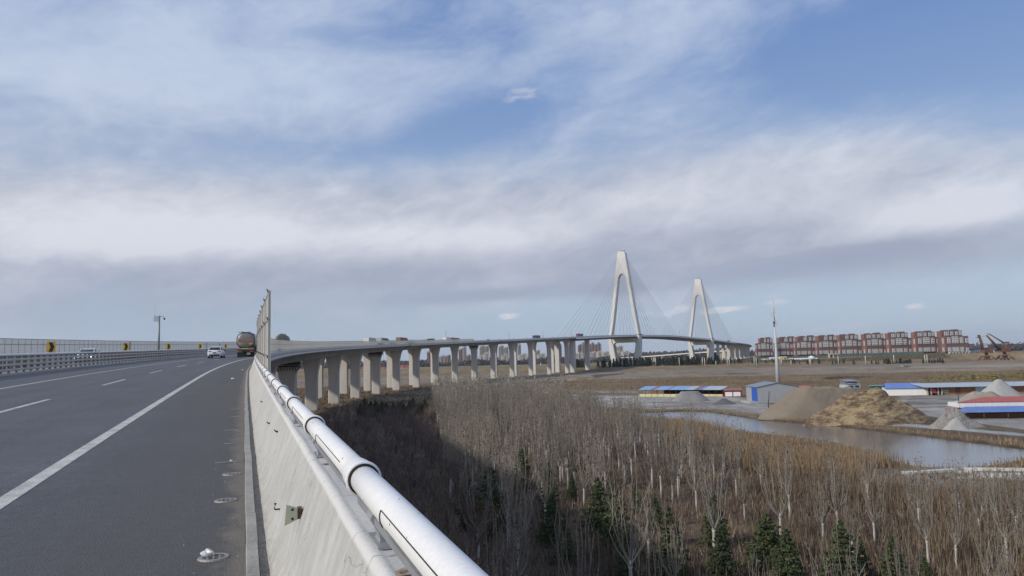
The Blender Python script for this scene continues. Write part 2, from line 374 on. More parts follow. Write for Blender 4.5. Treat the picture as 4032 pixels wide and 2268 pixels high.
for sc_, lo_, hi_, an in ((.35, .72, 1.3, (1, .55, 1)), (2.6, .75, 1.3, (1, 1, 1)), (.045, .8, 1.22, (1, .35, 1)), (11, .8, 1.22, (1, 1, 1))):
    mp_ = t_.nodes.new('ShaderNodeMapping'); mp_.inputs['Scale'].default_value = an; t_.links.new(co_.outputs['Object'], mp_.inputs[0])
    nn_ = t_.nodes.new('ShaderNodeTexNoise'); nn_.inputs['Scale'].default_value = sc_; nn_.inputs['Detail'].default_value = 8; nn_.inputs['Roughness'].default_value = .65; t_.links.new(mp_.outputs[0], nn_.inputs['Vector'])
    mr_ = t_.nodes.new('ShaderNodeMapRange'); mr_.inputs['From Min'].default_value = .32; mr_.inputs['From Max'].default_value = .68; mr_.inputs['To Min'].default_value = lo_; mr_.inputs['To Max'].default_value = hi_
    t_.links.new(nn_.outputs[0], mr_.inputs['Value']); vv_ = t_.nodes.new('ShaderNodeVectorMath'); vv_.operation = 'SCALE'; t_.links.new(prev, vv_.inputs[0]); t_.links.new(mr_.outputs[0], vv_.inputs['Scale']); prev = vv_.outputs[0]
t_.links.new(prev, b_.inputs['Base Color'])
bp_ = t_.nodes.new('ShaderNodeBump'); bp_.inputs['Distance'].default_value = .15; t_.links.new(nn_.outputs[0], bp_.inputs['Height']); t_.links.new(bp_.outputs[0], b_.inputs['Normal'])
tag(obj('ground', gme, gm), kind='structure')

wm = mat('water', (.10, .115, .13), rough=.09, var=.2, scale=.05, bump=.012, bscale=3.0, aniso=(1, 2.2, 1), spec=.8)
def water(name, poly, z=WZ, grow=2.5):
    c = (sum(p[0] for p in poly)/len(poly), sum(p[1] for p in poly)/len(poly)); me = MB()
    bm_ = bmesh.new(); pv = []
    n = len(poly); area = sum(poly[i][0]*poly[(i+1) % n][1]-poly[(i+1) % n][0]*poly[i][1] for i in range(n)); sg = 1 if area > 0 else -1
    for i in range(n):
        a, b, cc = Vector(poly[i-1]), Vector(poly[i]), Vector(poly[(i+1) % n]); d = (cc-a).normalized(); nrm = Vector((d.y, -d.x))*sg
        q = b+nrm*grow; pv.append(bm_.verts.new((q.x, q.y, z)))
    f = bm_.faces.new(pv); bmesh.ops.triangulate(bm_, faces=[f]); m_ = bpy.data.meshes.new(name); bm_.to_mesh(m_); bm_.free()
    tag(obj(name, m_, wm), kind='structure')
water('pond', POND, WZ, 0.5); water('water', STRIP, WZ, .3); water('water', BASIN, WZ, 1.0)

# ---------------------------------------------------------------- road surfaces
def asphalt(name, c):
    m = mat(name, c, rough=.82, scale=.12, var=.10, bump=.006, bscale=70, fine=.16, fscale=38, aniso=(1, 1, 1), spec=.35); return m
asph = bpy.data.materials.new('asphalt'); asph.use_nodes = True; t = asph.node_tree; b = t.nodes['Principled BSDF']; b.inputs['Roughness'].default_value = .8; b.inputs['Specular IOR Level'].default_value = .35
uv = t.nodes.new('ShaderNodeUVMap'); 
def tn(scale, mp, lo, hi, det=6, rough=.6, f0=.3, f1=.7):
    m_ = t.nodes.new('ShaderNodeMapping'); m_.inputs['Scale'].default_value = mp; t.links.new(uv.outputs[0], m_.inputs[0])
    n_ = t.nodes.new('ShaderNodeTexNoise'); n_.inputs['Scale'].default_value = scale; n_.inputs['Detail'].default_value = det; n_.inputs['Roughness'].default_value = rough; t.links.new(m_.outputs[0], n_.inputs['Vector'])
    r_ = t.nodes.new('ShaderNodeMapRange'); r_.inputs['From Min'].default_value = f0; r_.inputs['From Max'].default_value = f1; r_.inputs['To Min'].default_value = lo; r_.inputs['To Max'].default_value = hi
    t.links.new(n_.outputs[0], r_.inputs['Value']); return r_.outputs[0], n_.outputs[0]
base = t.nodes.new('ShaderNodeRGB'); base.outputs[0].default_value = (.083, .086, .094, 1); prev = base.outputs[0]
fineN = None
for args in (((1.0), (.9, .025, 1), .86, 1.14), (.5, (1, 1, 1), .88, 1.12), (6, (1, 1, 1), .82, 1.2), (22, (1, .7, 1), .74, 1.3), (60, (1, 1, 1), .55, 1.65), (170, (1, 1, 1), .7, 1.45)):
    o_, raw = tn(*args); fineN = raw if args[0] == 60 else fineN
    v_ = t.nodes.new('ShaderNodeVectorMath'); v_.operation = 'SCALE'; t.links.new(prev, v_.inputs[0]); t.links.new(o_, v_.inputs['Scale']); prev = v_.outputs[0]
# dirt gathered beside the kerb, shoulder a little browner
sx_ = t.nodes.new('ShaderNodeSeparateXYZ'); t.links.new(uv.outputs[0], sx_.inputs[0])
def band(a, b_, soft, c, amt, nscale):
    global prev
    r1 = t.nodes.new('ShaderNodeMapRange'); r1.inputs['From Min'].default_value = a; r1.inputs['From Max'].default_value = b_
    o_, raw = tn(nscale, (1, .6, 1), -soft, soft); ad = t.nodes.new('ShaderNodeMath'); ad.operation = 'ADD'; t.links.new(sx_.outputs[0], ad.inputs[0]); t.links.new(o_, ad.inputs[1]); t.links.new(ad.outputs[0], r1.inputs['Value'])
    mu = t.nodes.new('ShaderNodeMath'); mu.operation = 'MULTIPLY'; mu.inputs[1].default_value = amt; t.links.new(r1.outputs[0], mu.inputs[0])
    mx = t.nodes.new('ShaderNodeMix'); mx.data_type = 'RGBA'; mx.inputs[7].default_value = c+(1,); t.links.new(mu.outputs[0], mx.inputs[0]); t.links.new(prev, mx.inputs[6]); prev = mx.outputs[2]
for c_t in (-3.05, -4.75, -6.6, -8.4):
    for q_, (a_, b2_) in enumerate(((c_t-.45, c_t),)):
        r1 = t.nodes.new('ShaderNodeMath'); r1.operation = 'SUBTRACT'; t.links.new(sx_.outputs[0], r1.inputs[0]); r1.inputs[1].default_value = c_t
        r2_ = t.nodes.new('ShaderNodeMath'); r2_.operation = 'ABSOLUTE'; t.links.new(r1.outputs[0], r2_.inputs[0]); r3_ = t.nodes.new('ShaderNodeMapRange'); r3_.interpolation_type = 'SMOOTHSTEP'; r3_.inputs['From Min'].default_value = .55; r3_.inputs['From Max'].default_value = .05; r3_.inputs['To Max'].default_value = .6; t.links.new(r2_.outputs[0], r3_.inputs['Value'])
        o_, raw = tn(.6, (1, .12, 1), .3, 1.2); m4 = t.nodes.new('ShaderNodeMath'); m4.operation = 'MULTIPLY'; m4.use_clamp = True; t.links.new(r3_.outputs[0], m4.inputs[0]); t.links.new(o_, m4.inputs[1])
        mx = t.nodes.new('ShaderNodeMix'); mx.data_type = 'RGBA'; mx.inputs[7].default_value = (.112, .114, .119, 1); t.links.new(m4.outputs[0], mx.inputs[0]); t.links.new(prev, mx.inputs[6]); prev = mx.outputs[2]
o_, raw = tn(.35, (1.0, .3, 1), 0, .30, 5, .5, .56, .66)
mx = t.nodes.new('ShaderNodeMix'); mx.data_type = 'RGBA'; mx.inputs[7].default_value = (.06, .062, .07, 1); t.links.new(o_, mx.inputs[0]); t.links.new(prev, mx.inputs[6]); prev = mx.outputs[2]
band(-2.6, -1.2, .4, (.086, .083, .080), .75, .8)
band(-.16, .0, .1, (.19, .165, .135), .85, 4)
t.links.new(prev, b.inputs['Base Color'])
bp = t.nodes.new('ShaderNodeBump'); bp.inputs['Distance'].default_value = .012; t.links.new(fineN, bp.inputs['Height']); t.links.new(bp.outputs[0], b.inputs['Normal'])
def ribbon(name, l0, l1, ss, h, m, nl=1):
    n = nl+1; ls = [l0+(l1-l0)*i/nl for i in range(n)]
    V = [PT(s_, l, h) for s_ in ss for l in ls]; Fc = [(i*n+k, i*n+k+1, (i+1)*n+k+1, (i+1)*n+k) for i in range(len(ss)-1) for k in range(nl)]
    me = npmesh(name, [tuple(v) for v in V], Fc); uvl = me.uv_layers.new(name='UVMap')
    co = np.array([(l, s_) for s_ in ss for l in ls], dtype=np.float32); li = np.array(Fc).ravel(); uvl.data.foreach_set('uv', co[li].ravel())
    o = obj(name, me, m); return tag(o, kind='structure')
SSR = srange(-8, 2300)
ribbon('road', -13.78, .04, SSR, 0.0, asph, 4)
ribbon('road', -30.2, -15.35, srange(20, 2300), 0.0, asph, 3)
paint = mat('road_paint', (.52, .51, .46), rough=.7, scale=3, c2=(.30, .29, .27), fine=.3, fscale=40, thr=(.42, .72))
paintw = mat('worn_paint', (.42, .42, .40), rough=.75, scale=5, c2=(.15, .15, .15), fine=.2, fscale=30, thr=(.4, .62))
ribbon('lane_markings', -2.15, -2.335, srange(-8, 1500), 0.004, paint)
ribbon('lane_markings', -9.20, -9.36, srange(-8, 1500), 0.004, paint)
ribbon('lane_markings', -13.22, -13.32, srange(-8, 1500), 0.004, paint)
def dashes(l, s0, s1, w=.15, ln=6.0, gap=9.0, m=paint):
    V = []; Fc = []; s_ = s0
    while s_ < s1:
        for q in range(4):
            a, b_ = s_+ln*q/4, s_+ln*(q+1)/4; k = len(V)
            V += [tuple(PT(a, l-w/2, .004)), tuple(PT(a, l+w/2, .004)), tuple(PT(b_, l+w/2, .004)), tuple(PT(b_, l-w/2, .004))]; Fc.append((k, k+1, k+2, k+3))
        s_ += ln+gap
    tag(obj('lane_markings', npmesh('lane_markings', V, Fc), m), kind='structure')
dashes(-5.66, 20.6-15, 700); dashes(-5.66, 20.6-3.6, 20.6, .13, 3.4, 99, paintw)
dashes(-22.0, 30, 700)
for s_, w_ in ((10.6, .26), (12.6, .2), (14.6, .24), (17.4, .2), (19.6, .22), (23.5, .18)):
    V = [tuple(PT(s_+a, l, .004)) for a, l in ((0, -.06-w_), (0, -.06), (.05, -.06), (.05, -.06-w_))]; tag(obj('rumble_mark', npmesh('rumble_mark', V, [(0, 1, 2, 3)]), paintw), kind='structure')

# ---------------------------------------------------------------- kerb, debris strip
kerbm = mat('kerb_concrete', (.27, .265, .245), rough=.85, scale=2.2, var=.18, bump=.004, bscale=60, fine=.15, fscale=30)
kb = MB(); s_ = -3.0; 
while s_ < 70:
    o_ = rnd.uniform(-.004, .004); sweep(kb, [(.045+o_, -.02), (.045+o_, .075), (.052+o_, .085), (.125+o_, .088), (.13+o_, -.02)], [s_+.004, s_+.495, s_+.986] if s_ < 30 else [s_+.005, s_+.985]); s_ += .99
sweep(kb, [(.045, -.02), (.045, .085), (.125, .088), (.13, -.02)], srange(s_, 700, 4))
tag(kb.build('kerb', kerbm), kind='structure')
dirtm = mat('grit', (.24, .21, .175), rough=.95, scale=14, c2=(.36, .34, .31), fine=.3, fscale=90, bump=.02, bscale=40)
ribbon('gutter_grit', .128, .19, srange(-3, 120), .05, dirtm)
gv = []; gf = []
for i in range(2600):
    s_ = .6+rnd.random()**1.7*26; l = rnd.choice([rnd.gauss(.158, .012), rnd.gauss(.0, .05), rnd.uniform(-.5, .02)]) if rnd.random() < .5 else rnd.gauss(.158, .014)
    if l > .185: continue
    h0 = .055 if l > .13 else (.09 if l > .045 else .004); r_ = rnd.uniform(.002, .009); c_ = PT(s_, l, h0); k = len(gv)
    gv += [tuple(c_+Vector((rnd.uniform(-r_, r_), rnd.uniform(-r_, r_), rnd.uniform(0, r_)))) for _ in range(4)]; gf += [(k, k+1, k+2), (k, k+2, k+3), (k, k+1, k+3)]
tag(obj('grit', npmesh('grit', gv, gf), mat('grit_chips', (.22, .2, .17), c2=(.6, .58, .53), scale=30, rough=.9)), 'loose grit and paint flakes gathered along the foot of the white parapet', 'grit', kind='stuff')

# ---------------------------------------------------------------- parapet of the near bridge
wallm = bpy.data.materials.new('painted_concrete'); wallm.use_nodes = True; t = wallm.node_tree; b = t.nodes['Principled BSDF']; b.inputs['Roughness'].default_value = .72
uv = t.nodes.new('ShaderNodeUVMap'); base = t.nodes.new('ShaderNodeRGB'); base.outputs[0].default_value = (.47, .46, .425, 1); prev = base.outputs[0]
for args in ((.8, (1, 1, 1), .88, 1.10), (3.0, (1, 2.5, 1), .80, 1.10), (2.2, (.35, 9, 1), .97, 1.02), (26, (1, 1, 1), .94, 1.05)):
    o_, raw = tn(*args); v_ = t.nodes.new('ShaderNodeVectorMath'); v_.operation = 'SCALE'; t.links.new(prev, v_.inputs[0]); t.links.new(o_, v_.inputs['Scale']); prev = v_.outputs[0]
def mask_mix(o_, c):
    global prev
    mx = t.nodes.new('ShaderNodeMix'); mx.data_type = 'RGBA'; mx.inputs[7].default_value = c+(1,); t.links.new(o_, mx.inputs[0]); t.links.new(prev, mx.inputs[6]); prev = mx.outputs[2]
sx0_ = t.nodes.new('ShaderNodeSeparateXYZ'); t.links.new(uv.outputs[0], sx0_.inputs[0]); rc_ = t.nodes.new('ShaderNodeMapRange'); rc_.inputs['From Min'].default_value = .785; rc_.inputs['From Max'].default_value = .80; t.links.new(sx0_.outputs[0], rc_.inputs['Value']); mask_mix(rc_.outputs[0], (.60, .59, .56))  # paler wall top: the brighter light on the cap is put into the colour
o_, raw = tn(9, (1.4, .9, 1), 0, .8, 8, .75, .66, .69); mask_mix(o_, (.13, .115, .10))          # chips and spalls
o_, raw = tn(1.6, (.5, 7, 1), 0, .5, 5, .7, .60, .76); mask_mix(o_, (.30, .28, .24))              # faint run-down streaks
# rough, dirty foot of the wall (uv.x runs up the section)
sx_ = t.nodes.new('ShaderNodeSeparateXYZ'); t.links.new(uv.outputs[0], sx_.inputs[0])
r1 = t.nodes.new('ShaderNodeMapRange'); r1.inputs['From Min'].default_value = .30; r1.inputs['From Max'].default_value = .02; t.links.new(sx_.outputs[0], r1.inputs['Value'])
o_, raw = tn(14, (1, 1, 1), 0, 1, 8, .7, .42, .6); mu = t.nodes.new('ShaderNodeMath'); mu.operation = 'MULTIPLY'; t.links.new(r1.outputs[0], mu.inputs[0]); t.links.new(o_, mu.inputs[1]); mu.use_clamp = True
mask_mix(mu.outputs[0], (.30, .265, .22))
# hairline cracks
vo = t.nodes.new('ShaderNodeTexVoronoi'); vo.feature = 'DISTANCE_TO_EDGE'; vo.inputs['Scale'].default_value = 1.0
mp = t.nodes.new('ShaderNodeMapping'); mp.inputs['Scale'].default_value = (.9, .8, 1); nd = t.nodes.new('ShaderNodeTexNoise'); nd.inputs['Scale'].default_value = 5; ad = t.nodes.new('ShaderNodeVectorMath'); ad.operation = 'MULTIPLY_ADD'; ad.inputs[1].default_value = (.35, .35, 0)
t.links.new(uv.outputs[0], mp.inputs[0]); t.links.new(uv.outputs[0], nd.inputs['Vector']); t.links.new(nd.outputs['Color'], ad.inputs[0]); t.links.new(mp.outputs[0], ad.inputs[2]); t.links.new(ad.outputs[0], vo.inputs['Vector'])
r2 = t.nodes.new('ShaderNodeMapRange'); r2.inputs['From Min'].default_value = .004; r2.inputs['From Max'].default_value = .0015; r2.inputs['To Max'].default_value = .55; t.links.new(vo.outputs['Distance'], r2.inputs['Value'])
mask_mix(r2.outputs[0], (.2, .18, .16))
t.links.new(prev, b.inputs['Base Color'])
bp = t.nodes.new('ShaderNodeBump'); bp.inputs['Distance'].default_value = .006; o_, raw = tn(22, (1, 1, 1), 0, 1, 7); t.links.new(raw, bp.inputs['Height']); t.links.new(bp.outputs[0], b.inputs['Normal'])
def uvsweep(name, sec, ss, m, parent, smooth_idx=()):
    n = len(sec); V = []; u = [0]
    for k in range(1, n): u.append(u[-1]+math.hypot(sec[k][0]-sec[k-1][0], sec[k][1]-sec[k-1][1]))
    for s_ in ss:
        for k, (l, h) in enumerate(sec):
            w = 0
            if s_ < 40 and 0 < k < 4: w = .006*math.sin(s_*7.1+k*2)+.005*math.sin(s_*23.3+k*3)
            elif s_ < 40 and 7 < k < 12: w = .003*math.sin(s_*3.3)+.002*math.sin(s_*15+k)
            V.append(tuple(PT(s_, l+w, h+w*.5)))
    Fc = [(i*n+k, i*n+k+1, (i+1)*n+k+1, (i+1)*n+k) for i in range(len(ss)-1) for k in range(n-1)]
    me = npmesh(name, V, Fc, smooth=True); uvl = me.uv_layers.new(name='UVMap'); co = np.array([(u[k], s_) for s_ in ss for k in range(n)], dtype=np.float32); uvl.data.foreach_set('uv', co[np.array(Fc).ravel()].ravel())
    bm_ = bmesh.new(); bm_.from_mesh(me); bmesh.ops.recalc_face_normals(bm_, faces=bm_.faces); bm_.to_mesh(me); bm_.free()
    return obj(name, me, m, parent)
parapet = thing('bridge_parapet', 'white painted concrete parapet with a pipe rail along the right edge of the near road', 'parapet')
WALL = [(.175, -.02), (.18, .04), (.205, .09), (.245, .16), (.285, .26), (.315, .38), (.385, .60), (.427, .715), (.434, .736), (.446, .754), (.474, .757), (.484, .753), (.50, .751), (.70, .750), (.725, .735), (.735, .70), (.74, .04), (.722, .03), (.722, -.03), (.74, -.04), (.74, -.42), (.70, -.42)]
ssn = [-3+.25*i for i in range(132)]+srange(30, 2300, 2)
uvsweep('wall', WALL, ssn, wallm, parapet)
railm = mat('rail_paint', (.74, .73, .705), rough=.58, scale=3, var=.03, fine=.05, fscale=50)
# paint scratches on the pipe
t = railm.node_tree; b = t.nodes['Principled BSDF']; lk = b.inputs['Base Color'].links[0].from_socket; co = t.nodes.new('ShaderNodeTexCoord'); mp = t.nodes.new('ShaderNodeMapping'); mp.inputs['Scale'].default_value = (1, .45, 1); t.links.new(co.outputs['Object'], mp.inputs[0])
nn = t.nodes.new('ShaderNodeTexNoise'); nn.inputs['Scale'].default_value = 26; nn.inputs['Detail'].default_value = 3; t.links.new(mp.outputs[0], nn.inputs['Vector']); rr = t.nodes.new('ShaderNodeMapRange'); rr.inputs['From Min'].default_value = .70; rr.inputs['From Max'].default_value = .715; t.links.new(nn.outputs[0], rr.inputs['Value'])
mx = t.nodes.new('ShaderNodeMix'); mx.data_type = 'RGBA'; mx.inputs[7].default_value = (.22, .2, .18, 1); t.links.new(rr.outputs[0], mx.inputs[0]); t.links.new(lk, mx.inputs[6]); t.links.new(mx.outputs[2], b.inputs['Base Color'])
alum = mat('grey_metal', (.33, .34, .35), rough=.45, metal=.3, var=.1, scale=4); darkgap = mat('dark_rubber', (.03, .027, .025), rough=.9, var=.2)
LR, HR, RR = .525, .902, .061
def pipe(s0, s1, r, n=22):
    k = max(2, int((s1-s0)/.5)+1); return MB().tube([PT(s0+(s1-s0)*i/(k-1), LR, HR) for i in range(k)], r, n)
s_ = 3.42-2.42; STP = 2.42
while s_ < 62:
    a, b_ = s_, s_+STP
    pp = pipe(a+.25, b_-.002, RR)
    if a < 22:                    # pressed groove round the cover plate of the joint
        th0 = R(196); q0 = lambda u, th: PT(a+u, LR+math.cos(th)*(RR+.0016), HR-math.sin(th)*(RR+.0016)*0+abs(math.sin(th))*0+math.sin(math.pi-th)*-(RR+.0016)*0)
        def onp(u, deg, e=.0016): t_ = R(deg); return PT(a+u, LR+math.cos(t_)*(RR+e), HR+math.sin(t_)*(RR+e))
        for dg in (158,): pp.tube([onp(.42+1.25*i/5, dg) for i in range(6)], .0022, 4, mi=1)
        pp.tube([onp(1.67, dg) for dg in (158, 170, 182, 194, 206, 216)], .0028, 4, mi=1)
        # dark recessed strip low on the road side
        pp.add([onp(.45+1.15*i/4, dg, .0012) for i in range(5) for dg in (203, 225)], [(2*i, 2*i+1, 2*i+3, 2*i+2) for i in range(4)], 2)
    pp.build('rail_pipe', [railm, darkgap, alum], parapet)
    MB().tube([PT(a-.002, LR, HR), PT(a+.022, LR, HR)], RR+.006, 22).build('joint_gap', darkgap, parapet)
    cp = MB(); n_ = 24; prof = [(0.0, .010), (0.0, .019), (.012, .021), (.035, .019), (.045, .013), (.17, .012), (.18, .007), (.255, .006), (.262, .0005)]
    V = []
    for u, e in prof:
        c_ = PT(a+.012+u, LR, HR); sd_ = (PT(a+.012+u, LR+1, HR)-c_)
        V += [c_+sd_*((RR+e)*math.cos(2*math.pi*k/n_))+Vector((0, 0, (RR+e)*math.sin(2*math.pi*k/n_))) for k in range(n_)]
    cp.add(V, [(i*n_+k, i*n_+(k+1) % n_, (i+1)*n_+(k+1) % n_, (i+1)*n_+k) for i in range(len(prof)-1) for k in range(n_)], 0, True); cp.build('collar', railm, parapet)
    if a < 45:
        br = MB(); sp = a-.50; prof = [(.492, .757), (.500, .772), (.494, .80), (.478, .825), (.462, .85), (.470, .868), (.50, .862), (.56, .842), (.60, .80), (.612, .757)]
        n_ = len(prof); V = [PT(sp+ds, l, h) for ds in (-.05, .05) for l, h in prof]
        br.add(V, [tuple(range(n_))[::-1], tuple(range(n_, 2*n_))]+[(i, (i+1) % n_, n_+(i+1) % n_, n_+i) for i in range(n_)])
        br.hexa([PT(sp+ds, l, h) for h in (.7545, .764) for ds, l in ((-.12, .480), (-.12, .625), (.12, .625), (.12, .480))]); br.build('rail_bracket', alum, parapet)
        ch = MB(); ch.hexa([PT(q, l, h) for h in (HR-RR-.012, HR-RR+.012) for q, l in ((a+.3, LR-.048), (a+.3, LR-.01), (b_-.12, LR-.01), (b_-.12, LR-.048))]); ch.build('rail_channel', alum, parapet)
        st = MB(); u0 = rnd.uniform(-.3, .3); st.quad([PT(sp-.3+u0+u, l, .7562) for u, l in ((-.03, .478), (.0, .50), (.01, .56), (.05, .60), (.07, .55), (.05, .50), (.03, .482))]); st.build('rust_stain', mat('rust_stain', (.24, .14, .08), c2=(.42, .36, .30), scale=30, rough=.9), parapet)
        if a < 14: st = MB(); st.quad([PT(a-.9+u, l, .7562) for u, l in ((-.04, .50), (.0, .485), (.03, .52), (.04, .60), (.0, .57))]); st.build('rust_stain', MATS['rust_stain'], parapet)
    s_ += STP
pr = MB(); pr.tube([PT(q, LR, HR) for q in srange(s_, 1500, 3)], .06, 8); pr.build('rail_pipe', railm, parapet)
# left parapet of the far carriageway
lp = MB(); sweep(lp, [(-30.25, -.02), (-30.3, .25), (-30.4, .85), (-30.75, .85), (-30.8, -.42), (-30.76, -.42)], srange(20, 2300, 2))
lpo = lp.build('bridge_parapet', mat('parapet_concrete', (.50, .49, .46), rough=.8, scale=.4, var=.12, fine=.1)); tag(lpo, 'white concrete parapet along the far left edge of the oncoming carriageway', 'parapet')
# small things fixed to the wall
def wallpt(s_, t_, out=0.0):   # t_ height on the wall face
    l = np.interp(t_, [.26, .38, .60, .69], [.285, .315, .385, .415]); return PT(s_, l-out, t_)
S0 = 4.72; rfo = thing('reflector_plate', 'small cream plate with two bolts on a dark bracket fixed to the white parapet wall', 'plate', PT(S0, .34, .5)); ro = rfo.location.copy()
rf = MB(); rf.hexa([PT(S0+ds+(l-.25)*.25, l, h) for ds in (0, .006) for l, h in ((.250, .440), (.328, .468), (.328, .535), (.262, .562))])
for hh in (.475, .53): rf.tube([PT(S0+.006, .298, hh), PT(S0+.004, .298, hh)], .007, 8, mi=1); rf.tube([PT(S0+.012, .298, hh), PT(S0-.004+.012, .298, hh)], .007, 8, mi=1)
for hh in (.478, .528): rf.tube([PT(S0+.0125, .295, hh), PT(S0+.0085, .295, hh)], .006, 8, mi=1)
rf.build('plate', [mat('cream_plate', (.55, .54, .40), rough=.5, var=.05), darkgap], rfo, ro)
bk = MB(); bk.hexa([PT(S0+a_, l, h) for h in (.470, .533) for a_, l in ((.018, .326), (.018, .350), (.075, .356), (.075, .326))]); bk.build('bracket', mat('rusty_bracket', (.10, .06, .04), rough=.9), rfo, ro)
hk = MB(); hk.tube([wallpt(6.05, .27, .0), wallpt(6.05, .27, .035), wallpt(6.05, .275, .043), wallpt(6.05, .31, .046)], .006, 8); hk.tube([wallpt(6.05, .31, .046), wallpt(6.05, .317, .046)], .010, 8)
o_ = hk.build('hook_bolt', mat('black_rust', (.03, .022, .018), rough=.8)); tag(o_, 'bent black hook bolt sticking out of the parapet wall left of the cream plate', 'bolt')
for s_, h_, r_ in ((8.6, .58, .012), (10.4, .5, .012), (14.5, .5, .012)):
    bt = MB(); c_ = wallpt(s_, h_, .02); bt.tube([wallpt(s_, h_, 0), c_], r_, 6); bt.tube([c_, c_+Vector((-.02, 0, .02))], r_*.6, 6)
    tag(bt.build('bolt_stub', mat('black_rust', (.03, .022, .018))), 'small black bolt stub in the white parapet wall beyond the cream plate', 'bolt', 'bolt stubs in the parapet wall')

# drain covers in the shoulder
drm = mat('cast_iron', (.27, .25, .23), rough=.6, metal=.3, scale=30, var=.2)
for i, (s_, l) in enumerate(((5.9, -.175), (8.0, -.135), (9.6, -.10))):
    c_ = PT(s_, l, .006); d = thing('drain_cover', ['round iron drain cover nearest the camera with white litter on it', 'second round iron drain cover in the shoulder, between the other two', 'farthest round iron drain cover in the shoulder'][i], 'drain cover', c_, -psi(s_), 'drain covers beside the kerb')
    ring = MB(); n_ = 28; V = [];
    for rr_, zz_ in ((.112, -.008), (.104, .003), (.078, .003), (.076, -.001)): V += [(rr_*math.cos(2*math.pi*k/n_), rr_*math.sin(2*math.pi*k/n_), zz_) for k in range(n_)]
    ring.add(V, [(a*n_+k, a*n_+(k+1) % n_, (a+1)*n_+(k+1) % n_, (a+1)*n_+k) for a in range(3) for k in range(n_)]); ring.build('rim', drm, d)
    MB().lathe([(.0, .0005), (.078, .0005)], n=24).build('pit', mat('drain_black', (.006, .006, .006), rough=1), d)
    g_ = MB()
    for k in (-1, 0, 1):
        w_ = math.sqrt(.078**2-(k*.04)**2); g_.box((k*.04, 0, .002), (.011, 2*w_, .005)); g_.box((0, k*.04, .0015), (2*w_, .011, .005))
    g_.build('grate', drm, d)
bag = MB(); V = []; c_ = PT(5.93, -.215, .03)
bm_ = bmesh.new(); bmesh.ops.create_icosphere(bm_, subdivisions=3, radius=.036)
for v in bm_.verts: v.co *= 1+.35*math.sin(v.co.x*120+v.co.z*60)*math.sin(v.co.y*90+1); v.co.z *= .65; v.co.x *= 1.25
me = bpy.data.meshes.new('litter'); bm_.to_mesh(me); bm_.free(); o_ = obj('plastic_litter', me, mat('white_plastic', (.7, .7, .7), rough=.3), None, c_); tag(o_, 'crumpled white plastic litter lying on the nearest drain cover', 'litter')
for i, (s_, l) in enumerate(((38, -.55), (52, -.3), (10.6, -.12))):
    bm_ = bmesh.new(); bmesh.ops.create_icosphere(bm_, subdivisions=2, radius=(.07, .06, .018)[i])
    for v in bm_.verts: v.co *= 1+.3*math.sin(v.co.x*80+i)*math.cos(v.co.y*70); v.co.z *= .5
    me = bpy.data.meshes.new('litter'); bm_.to_mesh(me); bm_.free(); o_ = obj('plastic_litter', me, mat('white_plastic', (.7, .7, .7), rough=.3), None, PT(s_, l, .02))
    tag(o_, ['white scrap lying on the shoulder near the kerb where the road bends', 'farther white scrap on the shoulder by the kerb', 'tiny white scrap beside the farthest drain cover'][i], 'litter')

# ---------------------------------------------------------------- guardrail on the median
galv = mat('guardrail_grey', (.46, .46, .43), rough=.6, scale=.8, var=.10, fine=.1); rustp = mat('guardrail_post', (.16, .14, .115), rough=.85, scale=1.5, c2=(.10, .06, .045)); galw = mat('guardrail_white', (.62, .64, .63), rough=.5, var=.05)
conc = mat('bridge_concrete', (.40, .385, .355), rough=.85, scale=.25, var=.14, fine=.08, fscale=6, aniso=(1, 1, .4))
def guard(l, sgn, label, posts=100):
    g = thing('guardrail', label, 'guardrail', PT(40, l, 0)); o = g.location
    for k, hh in enumerate((.34, .66, .98)):
        m_ = MB(); sweep(m_, [(l+sgn*.09, hh-.07), (l+sgn*.12, hh-.05), (l+sgn*.12, hh+.05), (l+sgn*.09, hh+.07), (l+sgn*.05, hh+.07), (l+sgn*.05, hh-.07)], srange(22, 1480, 1.5)); m_.build('beam', galv, g, o)
    m_ = MB(); m_.tube([PT(q, l+sgn*.05, 1.26) for q in srange(22, 1480, 1.5)], .07, 8); m_.build('top_rail', galw, g, o)
    def post(m_, s_):
        for (w0, w1, h0, h1) in ((.30, .12, 0.0, .22), (.12, .10, .22, 1.2)):
            m_.hexa([PT(s_+a*w, l+b_, h) for h, w in ((h0, w0), (h1, w1)) for a, b_ in ((-.5, -.06), (.5, -.06), (.5, .05), (-.5, .05))])
        for hh in (.34, .66, .98): m_.hexa([PT(s_+a*.34, l+b_, h) for h in (hh-.04, hh+.04) for a, b_ in ((-.5, .0), (.5, .0), (.5, .06), (-.5, .06))] if sgn > 0 else [PT(s_+a*.34, l+b_, h) for h in (hh-.04, hh+.04) for a, b_ in ((-.5, -.06), (.5, -.06), (.5, .0), (-.5, .0))])
    s_ = 36.0
    for i in range(posts): m_ = MB(); post(m_, s_); m_.build('post', rustp, g, o); s_ += 1.5
    m_ = MB()
    while s_ < 900: post(m_, s_); s_ += 1.5 if s_ < 400 else 3
    x = m_.build('post', rustp, g, o); x['kind'] = 'stuff'
guard(-14.05, 1, 'grey steel guardrail of several stacked beams along the left edge of the near carriageway')
guard(-15.15, -1, 'second grey steel guardrail facing the oncoming carriageway, just behind the nearer one', 60)
md = MB(); sweep(md, [(-13.78, -.02), (-13.80, .14), (-15.33, .14), (-15.35, -.02)], srange(15, 2200, 3)); tag(md.build('median', conc), kind='structure')

